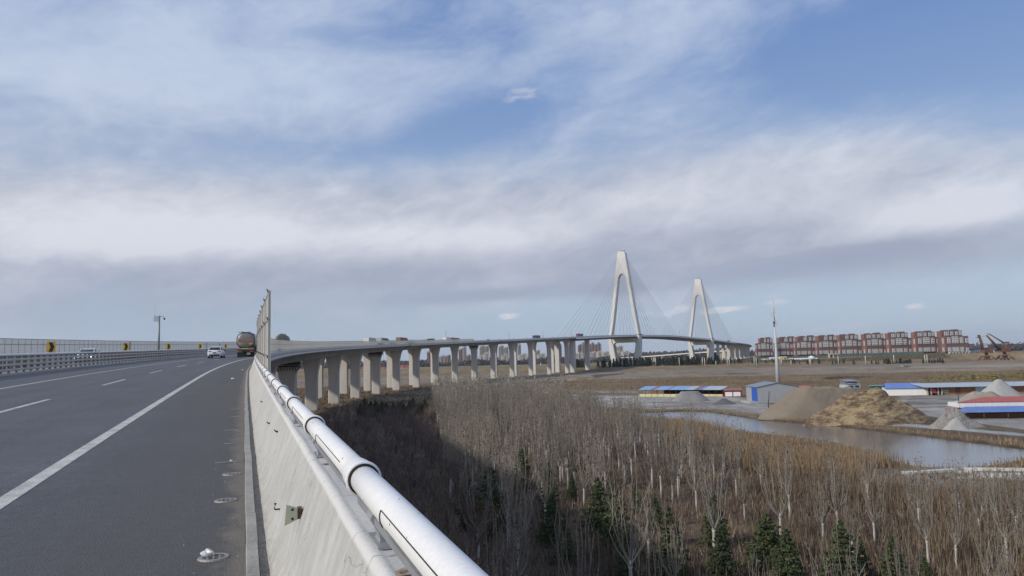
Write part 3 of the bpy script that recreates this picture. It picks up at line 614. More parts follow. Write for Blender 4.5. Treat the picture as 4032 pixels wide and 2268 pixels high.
# ---------------------------------------------------------------- noise barriers
panm = mat('barrier_panel', (.60, .61, .61), rough=.5, scale=.6, var=.05, fine=.03)
_t = panm.node_tree; _p = _t.nodes['Principled BSDF']; _tr = _t.nodes.new('ShaderNodeBsdfTranslucent'); _tr.inputs[0].default_value = (.80, .82, .84, 1); _mx = _t.nodes.new('ShaderNodeMixShader'); _mx.inputs[0].default_value = .45
_t.links.new(_p.outputs[0], _mx.inputs[1]); _t.links.new(_tr.outputs[0], _mx.inputs[2]); _t.links.new(_mx.outputs[0], _t.nodes['Material Output'].inputs[0])
panr = mat('cream_panel', (.60, .565, .47), rough=.6, scale=.8, var=.08, fine=.06); postr = mat('cream_post', (.70, .68, .61), rough=.55, var=.06); clampm = mat('dark_clamp', (.07, .065, .06), rough=.6)
def milky(name, c, tr_c, ftr, fcl):
    m = mat(name, c, rough=.5, scale=.8, var=.06, fine=.05); t = m.node_tree; pb = t.nodes['Principled BSDF']; a_ = t.nodes.new('ShaderNodeBsdfTranslucent'); a_.inputs[0].default_value = tr_c+(1,); x1 = t.nodes.new('ShaderNodeMixShader'); x1.inputs[0].default_value = ftr; x2 = t.nodes.new('ShaderNodeMixShader'); x2.inputs[0].default_value = fcl; cl = t.nodes.new('ShaderNodeBsdfTransparent')
    t.links.new(pb.outputs[0], x1.inputs[1]); t.links.new(a_.outputs[0], x1.inputs[2]); t.links.new(x1.outputs[0], x2.inputs[1]); t.links.new(cl.outputs[0], x2.inputs[2]); t.links.new(x2.outputs[0], t.nodes['Material Output'].inputs[0]); return m
milk = milky('milky_cream_panel', (.62, .59, .51), (.66, .65, .60), .32, .34)
nb = thing('noise_barrier', 'cream milky noise barrier of posts and panels standing on the right parapet', 'noise barrier', PT(20, .66, .75)); o = nb.location
def bh(s_): return 2.97-.42*float(smooth(40, 95, s_))
def rpanel(m_, sa, sb, k=5):
    for j in range(k-1): a_ = sa+(sb-sa)*j/(k-1); b_ = sa+(sb-sa)*(j+1)/(k-1); m_.hexa([PT(q, l, h) for h in (.80, bh(sa)-.06) for q, l in ((a_, .615), (a_, .630), (b_-.012, .630), (b_-.012, .615))])
def rpost(m_, s_):
    for b0, b1, l0, l1 in ((-.06, .06, .588, .598), (-.06, .06, .648, .66), (-.012, .012, .598, .648)): m_.hexa([PT(s_+b_, l, h) for h in (.751, bh(s_)) for b_, l in ((b0, l0), (b0, l1), (b1, l1), (b1, l0))])
def rclamps(m_, s_):
    for hh in (1.25, bh(s_)-.75, bh(s_)-.03): m_.hexa([PT(s_+b_, l, h) for h in (hh-.03, hh+.04) for b_, l in ((-.07, .57), (-.07, .588), (.07, .588), (.07, .57))]); m_.tube([PT(s_-.1, .572, hh+.0), PT(s_+.06, .55, hh+.06)], .012, 5)
far_p, far_q = MB(), MB()
for i in range(132):
    s_ = 20+4*i; mp1, mp2 = (MB(), MB()) if i < 96 else (far_p, far_q)
    rpost(mp1, s_)
    if i < 131: rpanel(mp2, s_+.07, s_+3.93, 5 if i < 10 else 2)
    if i < 96:
        mp1.build('post', postr, nb, o); mp2.build('panel', milk, nb, o)
        if i < 14: m_ = MB(); rclamps(m_, s_); m_.build('clamp', clampm, nb, o)
far_p.build('post', postr, nb, o)['kind'] = 'stuff'; far_q.build('panel', milk, nb, o)['kind'] = 'stuff'
for dh_ in (.75, .04):
    m_ = MB(); q_ = srange(20, 544, 2)
    for l0, l1 in ((.598, .612), (.632, .645)):
        V = [PT(s_, l, bh(s_)-dh_+z_) for s_ in q_ for l, z_ in ((l0, -.02), (l1, -.02), (l1, .02), (l0, .02))]; m_.add(V, [(i*4+k, i*4+(k+1) % 4, i*4+4+(k+1) % 4, i*4+4+k) for i in range(len(q_)-1) for k in range(4)])
    m_.build('rail', mat('tie_rail', (.26, .25, .22), rough=.6), nb, o)
# vertical joints and a dark drip line on the outer face
m_ = MB(); [m_.hexa([PT(q+d_, l, h) for h in (-.40, .72) for d_, l in ((-.02, .736), (-.02, .744), (.02, .744), (.02, .736))]) for q in range(60, 700, 5)]; m_.build('wall_joints', darkgap, parapet)
lb = thing('noise_barrier', 'long pale translucent noise barrier with two dark rails on the far left side', 'noise barrier', PT(100, -30.6, .85)); o = lb.location
m_ = MB(); mp_ = MB(); s_ = 60.0; i = 0
def lpanel(m_, a, b_): m_.hexa([PT(q, l, h) for h in (.852, 3.05) for q, l in ((a+.03, -30.64), (a+.03, -30.60), (b_-.03, -30.60), (b_-.03, -30.64))])
def lpost(m_, a): m_.hexa([PT(a+b_, l, h) for h in (.851, 3.08) for b_, l in ((-.025, -30.66), (-.025, -30.57), (.025, -30.57), (.025, -30.66))])
lpm = mat('thin_post', (.42, .43, .43), rough=.5)
while s_ < 545:
    st = 2.1 if s_ < 270 else 6.0
    if s_ < 270: p = MB(); lpanel(p, s_, s_+st); p.build('panel', panm, lb, o); p = MB(); lpost(p, s_); p.build('post', lpm, lb, o)
    else: lpanel(m_, s_, s_+st); lpost(mp_, s_)
    s_ += st
m_.build('panel', panm, lb, o)['kind'] = 'stuff'; mp_.build('post', lpm, lb, o)['kind'] = 'stuff'
for hh in (2.38, 3.08):
    m_ = MB(); sweep(m_, [(-30.58, hh-.03), (-30.55, hh-.03), (-30.55, hh+.03), (-30.58, hh+.03)], srange(60, 545, 2)); m_.build('rail', mat('dark_rail', (.10, .09, .09), rough=.6), lb, o)
fd = MB(); sweep(fd, [(-30.22, .86), (-30.2, .95), (-30.3, .95), (-30.3, .86)], srange(60, 600, 2)); fd.build('rail', mat('dark_rail', (.1, .09, .09)), lb, o)

def s_px(l, h, px, lo=150, hi=1900):
    best = None
    ss = np.arange(lo, hi, 1.0)
    for s_ in ss:
        v = PT(s_, l, h)-Vector((0, 0, CZ)); z = v.dot(AF); x = CX+F*v.dot(AR)/z
        if best is None or abs(x-px) < best[0]: best = (abs(x-px), s_)
    return float(best[1])
# ---------------------------------------------------------------- signs and poles on the median
yel = mat('sign_yellow', (.62, .38, .03), rough=.5, var=.06); blk = mat('sign_black', (.015, .013, .012), rough=.5); greyp = mat('pole_grey', (.20, .23, .24), rough=.5, metal=.2)
def s_at(l, h, px, lo, hi): return s_px(l, h, px, lo, hi)
for i, (px, w, hh) in enumerate(((205, .60, .82), (493, .62, .84), (662, .60, .84), (787, .62, .82), (889, .6, .8))):
    s_ = s_at(-14.5, 1.8, px, 35, 260); c = thing('chevron_sign', ['largest yellow curve sign with a black chevron, nearest on the guardrail', 'second yellow chevron sign along the guardrail, right of the oncoming white car', 'third yellow chevron sign, just right of the camera pole', 'fourth yellow chevron sign, left of the white car driving away', 'smallest and farthest yellow chevron sign, left of the tanker truck'][i], 'road sign', PT(s_, -14.5, .14), -psi(s_)+R(4), 'chevron signs on the median')
    zc = 1.22+hh/2; MB().box((0, 0, zc), (w, .03, hh)).build('sign_board', yel, c)
    m_ = MB(); a, b_ = w*.36, hh*.44; sh = .16
    m_.prism([(-a*.75, b_), (-a*.75+sh+.08, b_), (a, 0), (-a*.75+sh+.08, -b_), (-a*.75, -b_), (a-sh-.1, 0)], -.024, -.017); o_ = m_.build('chevron', blk, c); o_.location = (0, 0, zc)
    MB().tube([(0, .03, 0), (0, .03, zc+.2)], .03, 8).build('post', greyp, c)
def cam_pole(s_, l, H, label, cams=True):
    c = thing('camera_pole', label, 'camera pole', PT(s_, l, .13), -psi(s_), 'tall poles on the bridge'); MB().tube([(0, 0, 0), (0, 0, H)], [.16, .11], 10).build('pole', greyp, c)
    if cams:
        MB().box((-.45, 0, H-.4), (.45, .3, .75)).build('cabinet', mat('pale_box', (.5, .53, .55), rough=.5), c)
        m_ = MB(); m_.tube([(0, 0, H-.1), (.5, 0, H-.12), (.62, 0, H-.3)], .04, 6); m_.build('arm', greyp, c)
        m_ = MB(); m_.lathe([(.02, .1), (.12, .06), (.13, -.02), (.09, -.14), (.02, -.18)], (.65, 0, H-.42), 10); m_.build('dome_camera', blk, c)
        MB().tube([(-.55, 0, H-.1), (-.55, 0, H+1.6)], .012, 5).build('aerial', greyp, c)
cam_pole(s_at(-14.6, 8, 629, 60, 260), -14.6, 5.9, 'grey pole with a dome camera and cabinet rising beside the far left barrier')
for i, (px, lb_, H) in enumerate(((1755, 'thin grey pole on the curving viaduct just above the white box truck', 8.5), (2005, 'thin pole with a small camera on the viaduct, left of the grey truck', 7.5), (2137, 'thin pole on the viaduct right of the grey truck', 7), (2250, 'thin pole on the bridge just left of the truck with a blue container', 8), (2676, 'thin pole on the main span between the two pylons', 10))):
    cam_pole(s_px(-14.6, 3, px, 300, 1290), -14.6, H, lb_)
for i in range(22):
    s_ = 262+i*27+rnd.uniform(-4, 4); c = thing('marker_post', 'small dark marker plate on the viaduct median seen against the sky', 'marker', PT(s_, -14.5, .14), -psi(s_), 'marker plates along the viaduct')
    MB().box((0, 0, 1.75), (.45, .04, .6)).build('plate', mat('sign_back', (.12, .12, .12)), c); MB().tube([(0, 0, 0), (0, 0, 1.5)], .04, 6).build('post', greyp, c)
for s_ in (96, 150, 163, 215):
    c = thing('marker_post', 'narrow dark delineator standing on the guardrail between two chevron signs', 'marker', PT(s_, -14.9, .14), -psi(s_), 'narrow delineators on the guardrail'); MB().box((0, 0, 1.75), (.12, .05, 1.0)).build('plate', mat('delineator', (.16, .13, .10)), c); MB().tube([(0, 0, 0), (0, 0, 1.3)], .03, 6).build('post', greyp, c)

# ---------------------------------------------------------------- viaduct girders and piers
via = thing('viaduct', 'long pale concrete viaduct on flared piers curving away to the right', 'viaduct', (0, 0, 0))
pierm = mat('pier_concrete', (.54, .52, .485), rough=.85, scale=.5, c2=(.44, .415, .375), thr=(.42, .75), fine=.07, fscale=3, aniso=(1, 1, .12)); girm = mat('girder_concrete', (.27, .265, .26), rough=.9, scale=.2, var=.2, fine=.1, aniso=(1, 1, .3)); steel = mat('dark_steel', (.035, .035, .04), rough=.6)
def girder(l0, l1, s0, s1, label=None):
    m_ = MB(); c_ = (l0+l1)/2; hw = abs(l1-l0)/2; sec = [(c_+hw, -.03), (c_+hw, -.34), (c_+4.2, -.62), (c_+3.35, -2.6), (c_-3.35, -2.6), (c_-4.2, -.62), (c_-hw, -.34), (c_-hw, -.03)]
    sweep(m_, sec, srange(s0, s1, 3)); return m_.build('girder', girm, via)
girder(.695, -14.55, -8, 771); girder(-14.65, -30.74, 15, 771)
for s_ in (405, 605):       # expansion joints with drain pipes
    m_ = MB(); sweep(m_, [(.87, .3), (1.0, .3), (1.0, -.5), (.87, -.5)], [s_-.8, s_+.8]); m_.tube([PT(s_, .95, -.4), PT(s_-1.5, -1.2, -1.2), PT(s_-3, -2.8, -2.9), PT(s_-6, -3.2, -4.0)], .14, 6); m_.build('drain_pipe', steel, via)
def pier_mesh(zb, zt, w0=3.9, w1=6.7, th=1.9, flare=7.5):
    H = zt-zb; m_ = MB(); zs = [0, H-flare]+[H-flare+flare*k/8 for k in range(1, 8)]+[H]; rings = []
    for z in zs:
        t = max(0, (z-(H-flare))/flare); w = w0+(w1-w0)*(t**2.2); c = .22
        a, b_ = w/2, th/2
        rings.append([(-a+c, -b_, z), (a-c, -b_, z), (a, -b_+c, z), (a, -.18, z), (a-.12, -.12, z), (a-.12, .12, z), (a, .18, z), (a, b_-c, z), (a-c, b_, z), (-a+c, b_, z), (-a, b_-c, z), (-a, .18, z), (-a+.12, .12, z), (-a+.12, -.12, z), (-a, -.18, z), (-a, -b_+c, z)])
    n = 16; V = [p for r_ in rings for p in r_]; fs = [(i*n+k, i*n+(k+1) % n, (i+1)*n+(k+1) % n, (i+1)*n+k) for i in range(len(zs)-1) for k in range(n)]
    fs += [tuple(range(n))[::-1], tuple(range((len(zs)-1)*n, len(zs)*n))]; return m_.add(V, fs)
def pier(s_, l, par, **k):
    p = PT(s_, l, -2.62); zb = g1(p.x, p.y)-.6; o_ = obj('pier', pier_mesh(zb, p.z, **k).mesh('pier'), pierm, par, (p.x, p.y, zb)); o_.rotation_euler = (0, 0, -psi(s_)); return o_
for i in range(-4, 14):
    s_ = 245.4+40*i
    pier(s_, -6.9, via); pier(s_, -22.7, via)
for s_ in (405.4-40+0, 205.4, 565.4+0):     # steel inspection platforms round pier heads
    p = PT(s_+0, -6.9, -3.6); m_ = MB(); m_.box((0, 0, .5), (6.6, 2.9, 1.0)); m_.box((0, 0, -.35), (7.0, 3.1, .25)); 
    for k in range(9): m_.box((-3+.75*k, -1.5, -.9), (.16, .1, 1.0)); 
    for sx in (-1, 1): m_.tube([(sx*3.4, -1.5, -.4), (sx*2.2, -1.2, -1.8)], .12, 5)
    o_ = m_.build('service_platform', steel, via); o_.location = p; o_.rotation_euler = (0, 0, -psi(s_))
# ---------------------------------------------------------------- cable-stayed bridge
csb = thing('cable_stayed_bridge', 'white cable-stayed bridge with two tall A-shaped concrete pylons and fans of stays', 'bridge', (0, 0, 0))
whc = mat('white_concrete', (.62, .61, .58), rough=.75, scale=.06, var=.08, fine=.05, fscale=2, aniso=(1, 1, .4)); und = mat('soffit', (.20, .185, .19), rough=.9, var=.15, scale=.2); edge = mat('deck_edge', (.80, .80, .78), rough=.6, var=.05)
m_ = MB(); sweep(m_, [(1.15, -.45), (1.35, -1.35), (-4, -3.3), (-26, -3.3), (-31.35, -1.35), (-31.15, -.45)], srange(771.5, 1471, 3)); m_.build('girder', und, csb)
m_ = MB(); sweep(m_, [(.86, -.40), (1.5, -.42), (1.62, -1.25), (1.36, -1.34), (1.16, -.46), (.86, -.44)], srange(771.5, 1471, 3)); m_.build('deck_edge', edge, csb)
m_ = MB(); sweep(m_, [(-30.84, -.40), (-31.5, -.42), (-31.62, -1.25), (-31.36, -1.34), (-31.16, -.46), (-30.84, -.44)], srange(771.5, 1471, 3)); m_.build('deck_edge', edge, csb)
def pylon(s_, ztop_rel):
    c_ = PT(s_, -15, 0); zb = g1(c_.x, c_.y)-1.0; zd = c_.z; zt = zd+ztop_rel; hd = zd-zb
    def hw_o(z):  # outer half width
        if z > zd-6: return 4.6+(20.4-4.6)*(zt-z)/(zt-zd+6)
        return 20.4-(20.4-17.8)*((zd-6)-z)/(zd-6-zb)
    def hw_i(z):
        if z > zd: return hw_o(z)-3.8-(.8*(z-zd)/(zt-zd))
        return None
    zA = zd+ztop_rel*.655; zap = zd+ztop_rel*.735
    zbt, zbb = zd-3.35, zd-8.2
    # right half outline then mirrored
    out_ = [(hw_o(z), z) for z in (zb, zd-7, zd-5, zd, zd+30, zd+60, zt)]
    inn = [(hw_i(zd+1), zd+.5)]
    def th(z): return 3.2+(zt-z)/(zt-zb)*1.6
    body = MB()
    def leg(sx):
        zs = [zb, zd-11.5, zd-9.0, zbb+.5, zbt, zd+1, zd+20, zd+40, zA]
        inw = [10.4, 14.2, 15.2, 15.9, 16.4, 16.25, None, None, None]
        V = []; 
        for z, iw in zip(zs, inw):
            o_, i_ = hw_o(z), (iw if iw is not None else hw_i(z)); t2 = th(z); ch = .7
            V += [(sx*i_, -t2+ch*.4, z), (sx*(i_+.5), -t2, z), (sx*(o_-ch), -t2, z), (sx*o_, -t2+ch, z), (sx*o_, t2-ch, z), (sx*(o_-ch), t2, z), (sx*(i_+.5), t2, z), (sx*i_, t2-ch*.4, z)]
        n = 8; fs = [(a*n+k, a*n+(k+1) % n, (a+1)*n+(k+1) % n, (a+1)*n+k) for a in range(len(zs)-1) for k in range(n)]+[tuple(range(n))[::-1], tuple(range((len(zs)-1)*n, len(zs)*n))]
        m_ = MB().add(V, fs); o_ = m_.build('leg', whc, py_); return o_
    py_ = bpy.data.objects.new('pylon', None); scene.collection.objects.link(py_); py_.parent = csb; py_.location = (c_.x, c_.y, 0); py_.rotation_euler = (0, 0, -psi(s_))
    for sx in (-1, 1): leg(sx)
    # head above the arch: outline with a rounded arch cut, extruded
    n = 14; wi = hw_i(zA); arc = [(-wi*math.cos(math.pi*k/n), zA+(zap-zA)*math.sin(math.pi*k/n)) for k in range(n+1)]
    V = []; fs = []
    for k in range(n+1):
        x, z = arc[k]; 
        f_ = k/n; ox = -hw_o(zA) if k == 0 else (hw_o(zA) if k == n else None)
        # spokes to the outer outline
        if f_ < .3: oz = zA+(zt-zA)*(f_/.3); oxx = -hw_o(oz)
        elif f_ > .7: oz = zA+(zt-zA)*((1-f_)/.3); oxx = hw_o(oz)
        else: oz = zt; oxx = -4.6+9.2*(f_-.3)/.4
        for y, tt in ((-1, 0), (1, 0)):
            V += [(x, y*th(z), z), (oxx, y*th(oz), oz)]
    for k in range(n):
        a = 4*k; b_ = 4*(k+1)
        fs += [(a, b_, b_+1, a+1), (a+2, a+3, b_+3, b_+2), (a, a+2, b_+2, b_), (a+1, b_+1, b_+3, a+3)]
    MB().add(V, fs).build('pylon_head', whc, py_)
    m_ = MB(); m_.hexa([(x, y, z) for z in (zbb, zbt) for x, y in ((-15.8, -3.3), (15.8, -3.3), (15.8, 3.3), (-15.8, 3.3))]); 
    for sx in (-1, 1): m_.add([(sx*15.5, y, z) for y in (-3.2, 3.2) for z in (zbb-3.0, zbb+.1)]+[(sx*12.6, y, zbb+.1) for y in (-3.2, 3.2)], [(0, 1, 4), (2, 3, 5), (0, 2, 5, 4), (1, 4, 5, 3), (0, 1, 3, 2)])
    m_.build('crossbeam', whc, py_)
    m_ = MB(); m_.box((.6, 0, zt+.5), (3.6, 1.2, 1.0)); m_.tube([(1.6, 0, zt), (4.6, 0, zt+1.6)], .25, 5); m_.tube([(-1.4, 0, zt), (-1.6, .4, zt+2.2)], .2, 5); m_.build('top_equipment', steel, py_)
    m_ = MB(); m_.box((18.3, 0, zd+1.2), (6.6, 8.8, .5)); m_.build('service_platform', steel, py_)
    return c_, zd, zt, py_
PY = []
cabm = mat('stay_cable', (.30, .31, .34), rough=.5)
sP1, sP2 = s_px(-15, 0, 2462, 850, 1050), s_px(-15, 0, 2760, 1150, 1450)
for s_, H in ((sP1, 104), (sP2, 100)):
    c_, zd, zt, py_ = pylon(s_, H)
    a = psi(s_); rgt = Vector((math.cos(a), -math.sin(a), 0)); fw = Vector((math.sin(a), math.cos(a), 0)); half = (sP2-sP1)/2
    for sx in (-1, 1):
        for dr in (-1, 1):
            span = (half-9) if ((dr > 0) == (s_ == sP1)) else 158
            for k in range(12):
                f_ = (k+1)/12; zc = zd+H*(.60+.33*f_); ow = 4.6+(20.4-4.6)*(zt-zc)/(zt-zd+6)-1.2
                A = c_+rgt*(sx*ow)+fw*(dr*3.6); A.z = zc; B = PT(s_+dr*(14+(span-14)*f_), -15+sx*15.75, .2)
                mid = (A+B)/2-Vector((0, 0, .6*f_)); MB().tube([A, mid, B], .13, 5, cap=False).build('stay_cable', cabm, csb)
for px in (2253, 2311):
    s_ = s_px(-7, -8, px, 765, 930)
    for l in (-7, -23.5):
        p = PT(s_, l, -3.35); zb = g1(p.x, p.y)-.5; m_ = MB().box((0, 0, (p.z-zb)/2), (4.6, 3.2, p.z-zb)); o_ = m_.build('pier', pierm, csb); o_.location = (p.x, p.y, zb); o_.rotation_euler = (0, 0, -psi(s_))
for ds in (.72,):
    s_ = sP2+75
    for l in (-7, -23.5):
        p = PT(s_, l, -3.35); zb = g1(p.x, p.y)-.5; m_ = MB().box((0, 0, (p.z-zb)/2), (4.6, 3.2, p.z-zb)); o_ = m_.build('pier', pierm, csb); o_.location = (p.x, p.y, zb); o_.rotation_euler = (0, 0, -psi(s_))
# approach beyond the second pylon
ap = thing('viaduct', 'approach viaduct on close set pale piers, hooking out of sight behind the second pylon', 'viaduct', (0, 0, 0))
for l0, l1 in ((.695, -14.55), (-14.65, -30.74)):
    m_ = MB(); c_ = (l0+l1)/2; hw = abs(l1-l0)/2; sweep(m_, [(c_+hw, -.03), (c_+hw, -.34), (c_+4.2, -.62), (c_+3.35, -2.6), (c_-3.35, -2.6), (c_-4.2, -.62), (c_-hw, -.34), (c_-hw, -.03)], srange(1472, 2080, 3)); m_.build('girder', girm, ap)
for i in range(14):
    s_ = 1476+40*i
    for l in (-6.9, -22.7): pier(s_, l, ap, w0=6, w1=6.8)
# ---------------------------------------------------------------- distant viaduct
dv = thing('viaduct', 'far low road bridge on slim piers passing behind the pylon legs', 'viaduct', (0, 0, 0))
dpts = [atY(*q) for q in ((2870, 1379, 1700), (2690, 1391, 1760), (2560, 1401, 1830), (2380, 1411, 1900), (2100, 1424, 1980), (1900, 1434, 2040), (1700, 1446, 2100))]
m_ = MB(); m2 = MB()
def dpath(t_):
    k = min(int(t_*(len(dpts)-1)), len(dpts)-2); f_ = t_*(len(dpts)-1)-k; return dpts[k].lerp(dpts[k+1], f_)
V = []; n_ = 40
for i in range(n_+1):
    p = dpath(i/n_); V += [p+Vector((0, 0, 0)), p+Vector((0, 14, 0)), p+Vector((0, 14, -2.2)), p+Vector((0, 0, -2.2))]
m_.add(V, [(i*4+k, i*4+(k+1) % 4, i*4+4+(k+1) % 4, i*4+4+k) for i in range(n_) for k in range(4)]+[(0, 1, 2, 3), (n_*4, n_*4+1, n_*4+2, n_*4+3)]); m_.build('girder', mat('far_bridge', (.62, .61, .58), rough=.8, var=.05, scale=.05), dv)
for i in range(24):
    p = dpath((i+.5)/24); zb = g1(p.x, p.y)-1
    for dx in (0, 6): MB().add([], []).box((p.x+dx*.9, p.y+5+dx, (p.z-2.2+zb)/2), (3.0, 2.2, p.z-2.2-zb)).build('pier', pierm, dv)

# ---------------------------------------------------------------- red brick apartment blocks
brick = mat('red_brick', (.12, .07, .066), rough=.85, scale=.15, c2=(.15, .085, .078), fine=.08, fscale=3); brick_sun = mat('sunlit_brick', (.24, .10, .065), rough=.85, var=.1, scale=.2)  # second brick: sunlight on the left end walls painted in as brighter orange
brdark = mat('dark_plinth', (.075, .07, .08), rough=.8, var=.1); wwin = mat('white_render', (.55, .54, .52), rough=.6, var=.04); glass = mat('dark_glass', (.05, .055, .065), rough=.15, var=.2)
def bay(m_par, x0, x1, z0, z1, y, cols, rows, depth=1.0, side=None):
    m_ = MB(); w, h = x1-x0, z1-z0
    if side is None:
        m_.box(((x0+x1)/2, y-depth/2, (z0+z1)/2), (w, depth, h))
        for c in range(cols):
            for r_ in range(rows):
                cx, cz = x0+w*(c+.5)/cols, z0+h*(r_+.5)/rows; m_.box((cx, y-depth-.04, cz), (w/cols*.52, .06, h/rows*.5), mi=1)
    else:
        m_.box((side-depth/2, (x0+x1)/2, (z0+z1)/2), (depth, w, h))
        for c in range(cols):
            for r_ in range(rows): m_.box((side-depth-.04, x0+w*(c+.5)/cols, z0+h*(r_+.5)/rows), (.06, w/cols*.5, h/rows*.5), mi=1)
    return m_.build('window_bay', [wwin, glass], m_par)
BLD = [(2971, 3045, 1410, 1358, 3001, 3051, 1330), (3045, 3125, 1408, 1356, 3076, 3148, 1327), (3123, 3212, 1407, 1352, 3152, 3228, 1323), (3209, 3299, 1405, 1350, 3234, 3310, 1320),
       (3299, 3395, 1404, 1345, 3319, 3394, 1316), (3400, 3495, 1402, 1341, 3417, 3496, 1312), (3493, 3595, 1400, 1338, 3515, 3594, 1308), (3598, 3705, 1397, 1334, 3621, 3702, 1304), (3712, 3818, 1397, 1331, 3727, 3811, 1299)]
ordn = ['leftmost', 'second', 'third', 'fourth', 'fifth', 'sixth', 'seventh', 'eighth', 'rightmost']
for i, (x0, x1, yb, yl, t0, t1, yt) in enumerate(BLD):
    Y = 1330-270*i/8; u = Y/2912
    extra = ['with its left end closest to the bridge', 'just right of the tall telecom mast', 'behind the yellow kiosk and its right side', 'behind the beige gateway', 'just right of the beige gateway', 'between the fifth and seventh blocks', 'third from the right end of the row', 'next to the last block', 'with a white arcade at its foot'][i]
    A = atY(x0, yb, Y); B = atY(x1, yb, Y); zb = A.z-.5
    W = (B-A).length; Hl = (yb-yl)*u+1; Ht = (yb-yt)*u; dsl = 13
    ap_ = thing('apartment_block', f'{ordn[i]} red brick apartment block, {extra}', 'apartment block', (A.x+6, A.y, zb), math.atan2(B.y-A.y, B.x-A.x), 'red brick apartment blocks in a row')
    W -= 6
    w_ = MB(); w_.box((W/2, dsl/2, (Hl+3)/2+1.5), (W, dsl, Hl-3)); w_.box((W*.22, dsl/2-.3, Hl+1.2), (W*.3, dsl*.9, 1.8)); o_ = w_.build('lower_wing', brick, ap_)
    MB().box((W/2, dsl/2, 1.5), (W+.5, dsl+.5, 3)).build('plinth', brdark, ap_)
    sx0 = (t0-x0)*u-3; sx1 = (t1-x0)*u-4
    sx1 = max(sx1, sx0+18)
    w_ = MB(); w_.box(((sx0+sx1)/2, dsl+6.5, Ht/2), (sx1-sx0, 12.5, Ht-.2-1.6)); tw = sx1-sx0
    w_.box((sx0+tw*.25, dsl+6, Ht-.6), (tw*.22, 10, 1.9)); w_.box((sx0+tw*.72, dsl+6, Ht-.2), (tw*.26, 10, 2.4)); w_.build('tower_wing', brick, ap_)
    MB().box((-.15, dsl/2+1, Hl/2+1.4), (.3, dsl-4, Hl-3.4)).build('end_wall', brick_sun, ap_)
    MB().box((sx0-.15, dsl+6.5, (Hl+Ht)/2), (.3, 9, Ht-Hl-2)).build('end_wall', brick_sun, ap_)
    za, zb_, zc, zd_ = Hl*.10+2.2, Hl*.44, Hl*.66, Hl*1.0
    for f0, f1, cols in ((.06, .20, 2), (.27, .55, 4), (.62, .76, 2)):
        bay(ap_, W*f0, W*f1, za, zb_, 0, cols, 4); bay(ap_, W*f0, W*f1, zc, zd_+(1.2 if cols == 4 else 0), 0, cols, 3)
    bay(ap_, W*.86, W*.97, za, zb_*.9, 0, 1, 3); bay(ap_, W*.86, W*.97, zc, zd_*.93, 0, 1, 3)
    bay(ap_, dsl*.35, dsl*.65, za, zb_, 0, 1, 4, .5, side=-.3); bay(ap_, dsl*.35, dsl*.65, zc, zd_*.96, 0, 1, 3, .5, side=-.3)
    zt0, zt1 = Ht-(Ht-Hl)*.72, Ht-2.0
    for f0, f1, cols in ((.30, .46, 2), (.58, .70, 2), (.80, .95, 2)) if i < 5 else ((.12, .34, 2), (.42, .56, 2), (.66, .80, 2), (.86, .98, 2)): bay(ap_, sx0+tw*f0, sx0+tw*f1, zt0, zt1, dsl+.2, cols, 3)
    if i == 8:
        m_ = MB(); m_.box((W*.45, -4, 3.9), (W*.86, 4, .7)); [m_.box((W*.04+W*.82*k/6, -4, 1.8), (1.2, 3.6, 3.6)) for k in range(7)]; m_.build('arcade', wwin, ap_)
hg = mat('green_hoarding', (.055, .085, .08), rough=.7, var=.15, scale=.1)
for i in range(9):
    x0 = 2960+i*85; A = atY(x0, 1406-.012*(x0-2960), 1120-20*i); B = atY(x0+82, 1406-.012*(x0-2960)-1, 1110-20*i); d = (B-A); A.z = g1(A.x, A.y)
    if i == 8: continue
    o_ = MB().box((d.length/2, 0, 2.0), (d.length, .3, 4.4)).build('site_hoarding', hg); o_.location = A; o_.rotation_euler = (0, 0, math.atan2(d.y, d.x))
    tag(o_, 'stretch of dark green site hoarding below the red brick blocks', 'hoarding', 'green hoardings along the foot of the brick blocks')
def simple_house(name, label, cat, px0, px1, pyb, pyt, Y, wall, roofm, depth=9, roofh=.35, wins=3, group=None, z=None):
    A = atY(px0, pyb, Y); B = atY(px1, pyb, Y); H = (pyb-pyt)*Y/2912; d = B-A; W = d.length; hw = H*(1-roofh)
    h_ = thing(name, label, cat, (A.x, A.y, A.z if z is None else z), math.atan2(d.y, d.x), group)
    MB().box((W/2, depth/2, hw/2-1), (W, depth, hw+2)).build('wall', wall, h_)
    m_ = MB(); m_.prism([(-.4, hw-.05), (depth/2, H), (depth+.4, hw-.05)], -.4, W+.4, 'x'); m_.build('roof', roofm, h_)
    for k in range(wins): MB().box((W*(k+.5)/wins, -.03, hw*.55), (W/wins*.4, .08, hw*.4)).build('window', glass, h_)
    return h_
white = mat('white_wall', (.72, .72, .70), rough=.6, var=.05); navy = mat('navy_roof', (.03, .04, .14), rough=.5); redr = mat('red_roof', (.28, .07, .055), rough=.6, var=.12); yelw = mat('yellow_wall', (.62, .50, .22), rough=.7); beige = mat('beige_wall', (.52, .46, .36), rough=.8)
simple_house('office_building', 'low white building with a navy blue roof behind the rusty cranes', 'building', 3840, 3916, 1394, 1374, 1100, white, navy, 14, .28, 8)
simple_house('kiosk', 'small white cabin left of the yellow one, beside the telecom mast', 'cabin', 3034, 3056, 1420, 1407, 1000, white, white, 5, .15, 2)
simple_house('kiosk', 'small yellow cabin standing just right of the telecom mast', 'cabin', 3071, 3098, 1420, 1404, 1000, yelw, yelw, 6, .12, 2)
gt = thing('gateway', 'beige gateway with a flat canopy in front of the brick blocks', 'gateway', atY(3268, 1411, 1050)); MB().box((5.5, 2, 6), (13, 5, 1.2)).build('canopy', beige, gt)
for k in (0, 5.5, 11): MB().box((k, 2, 2.2), (1.6, 3, 7)).build('pillar', beige, gt)
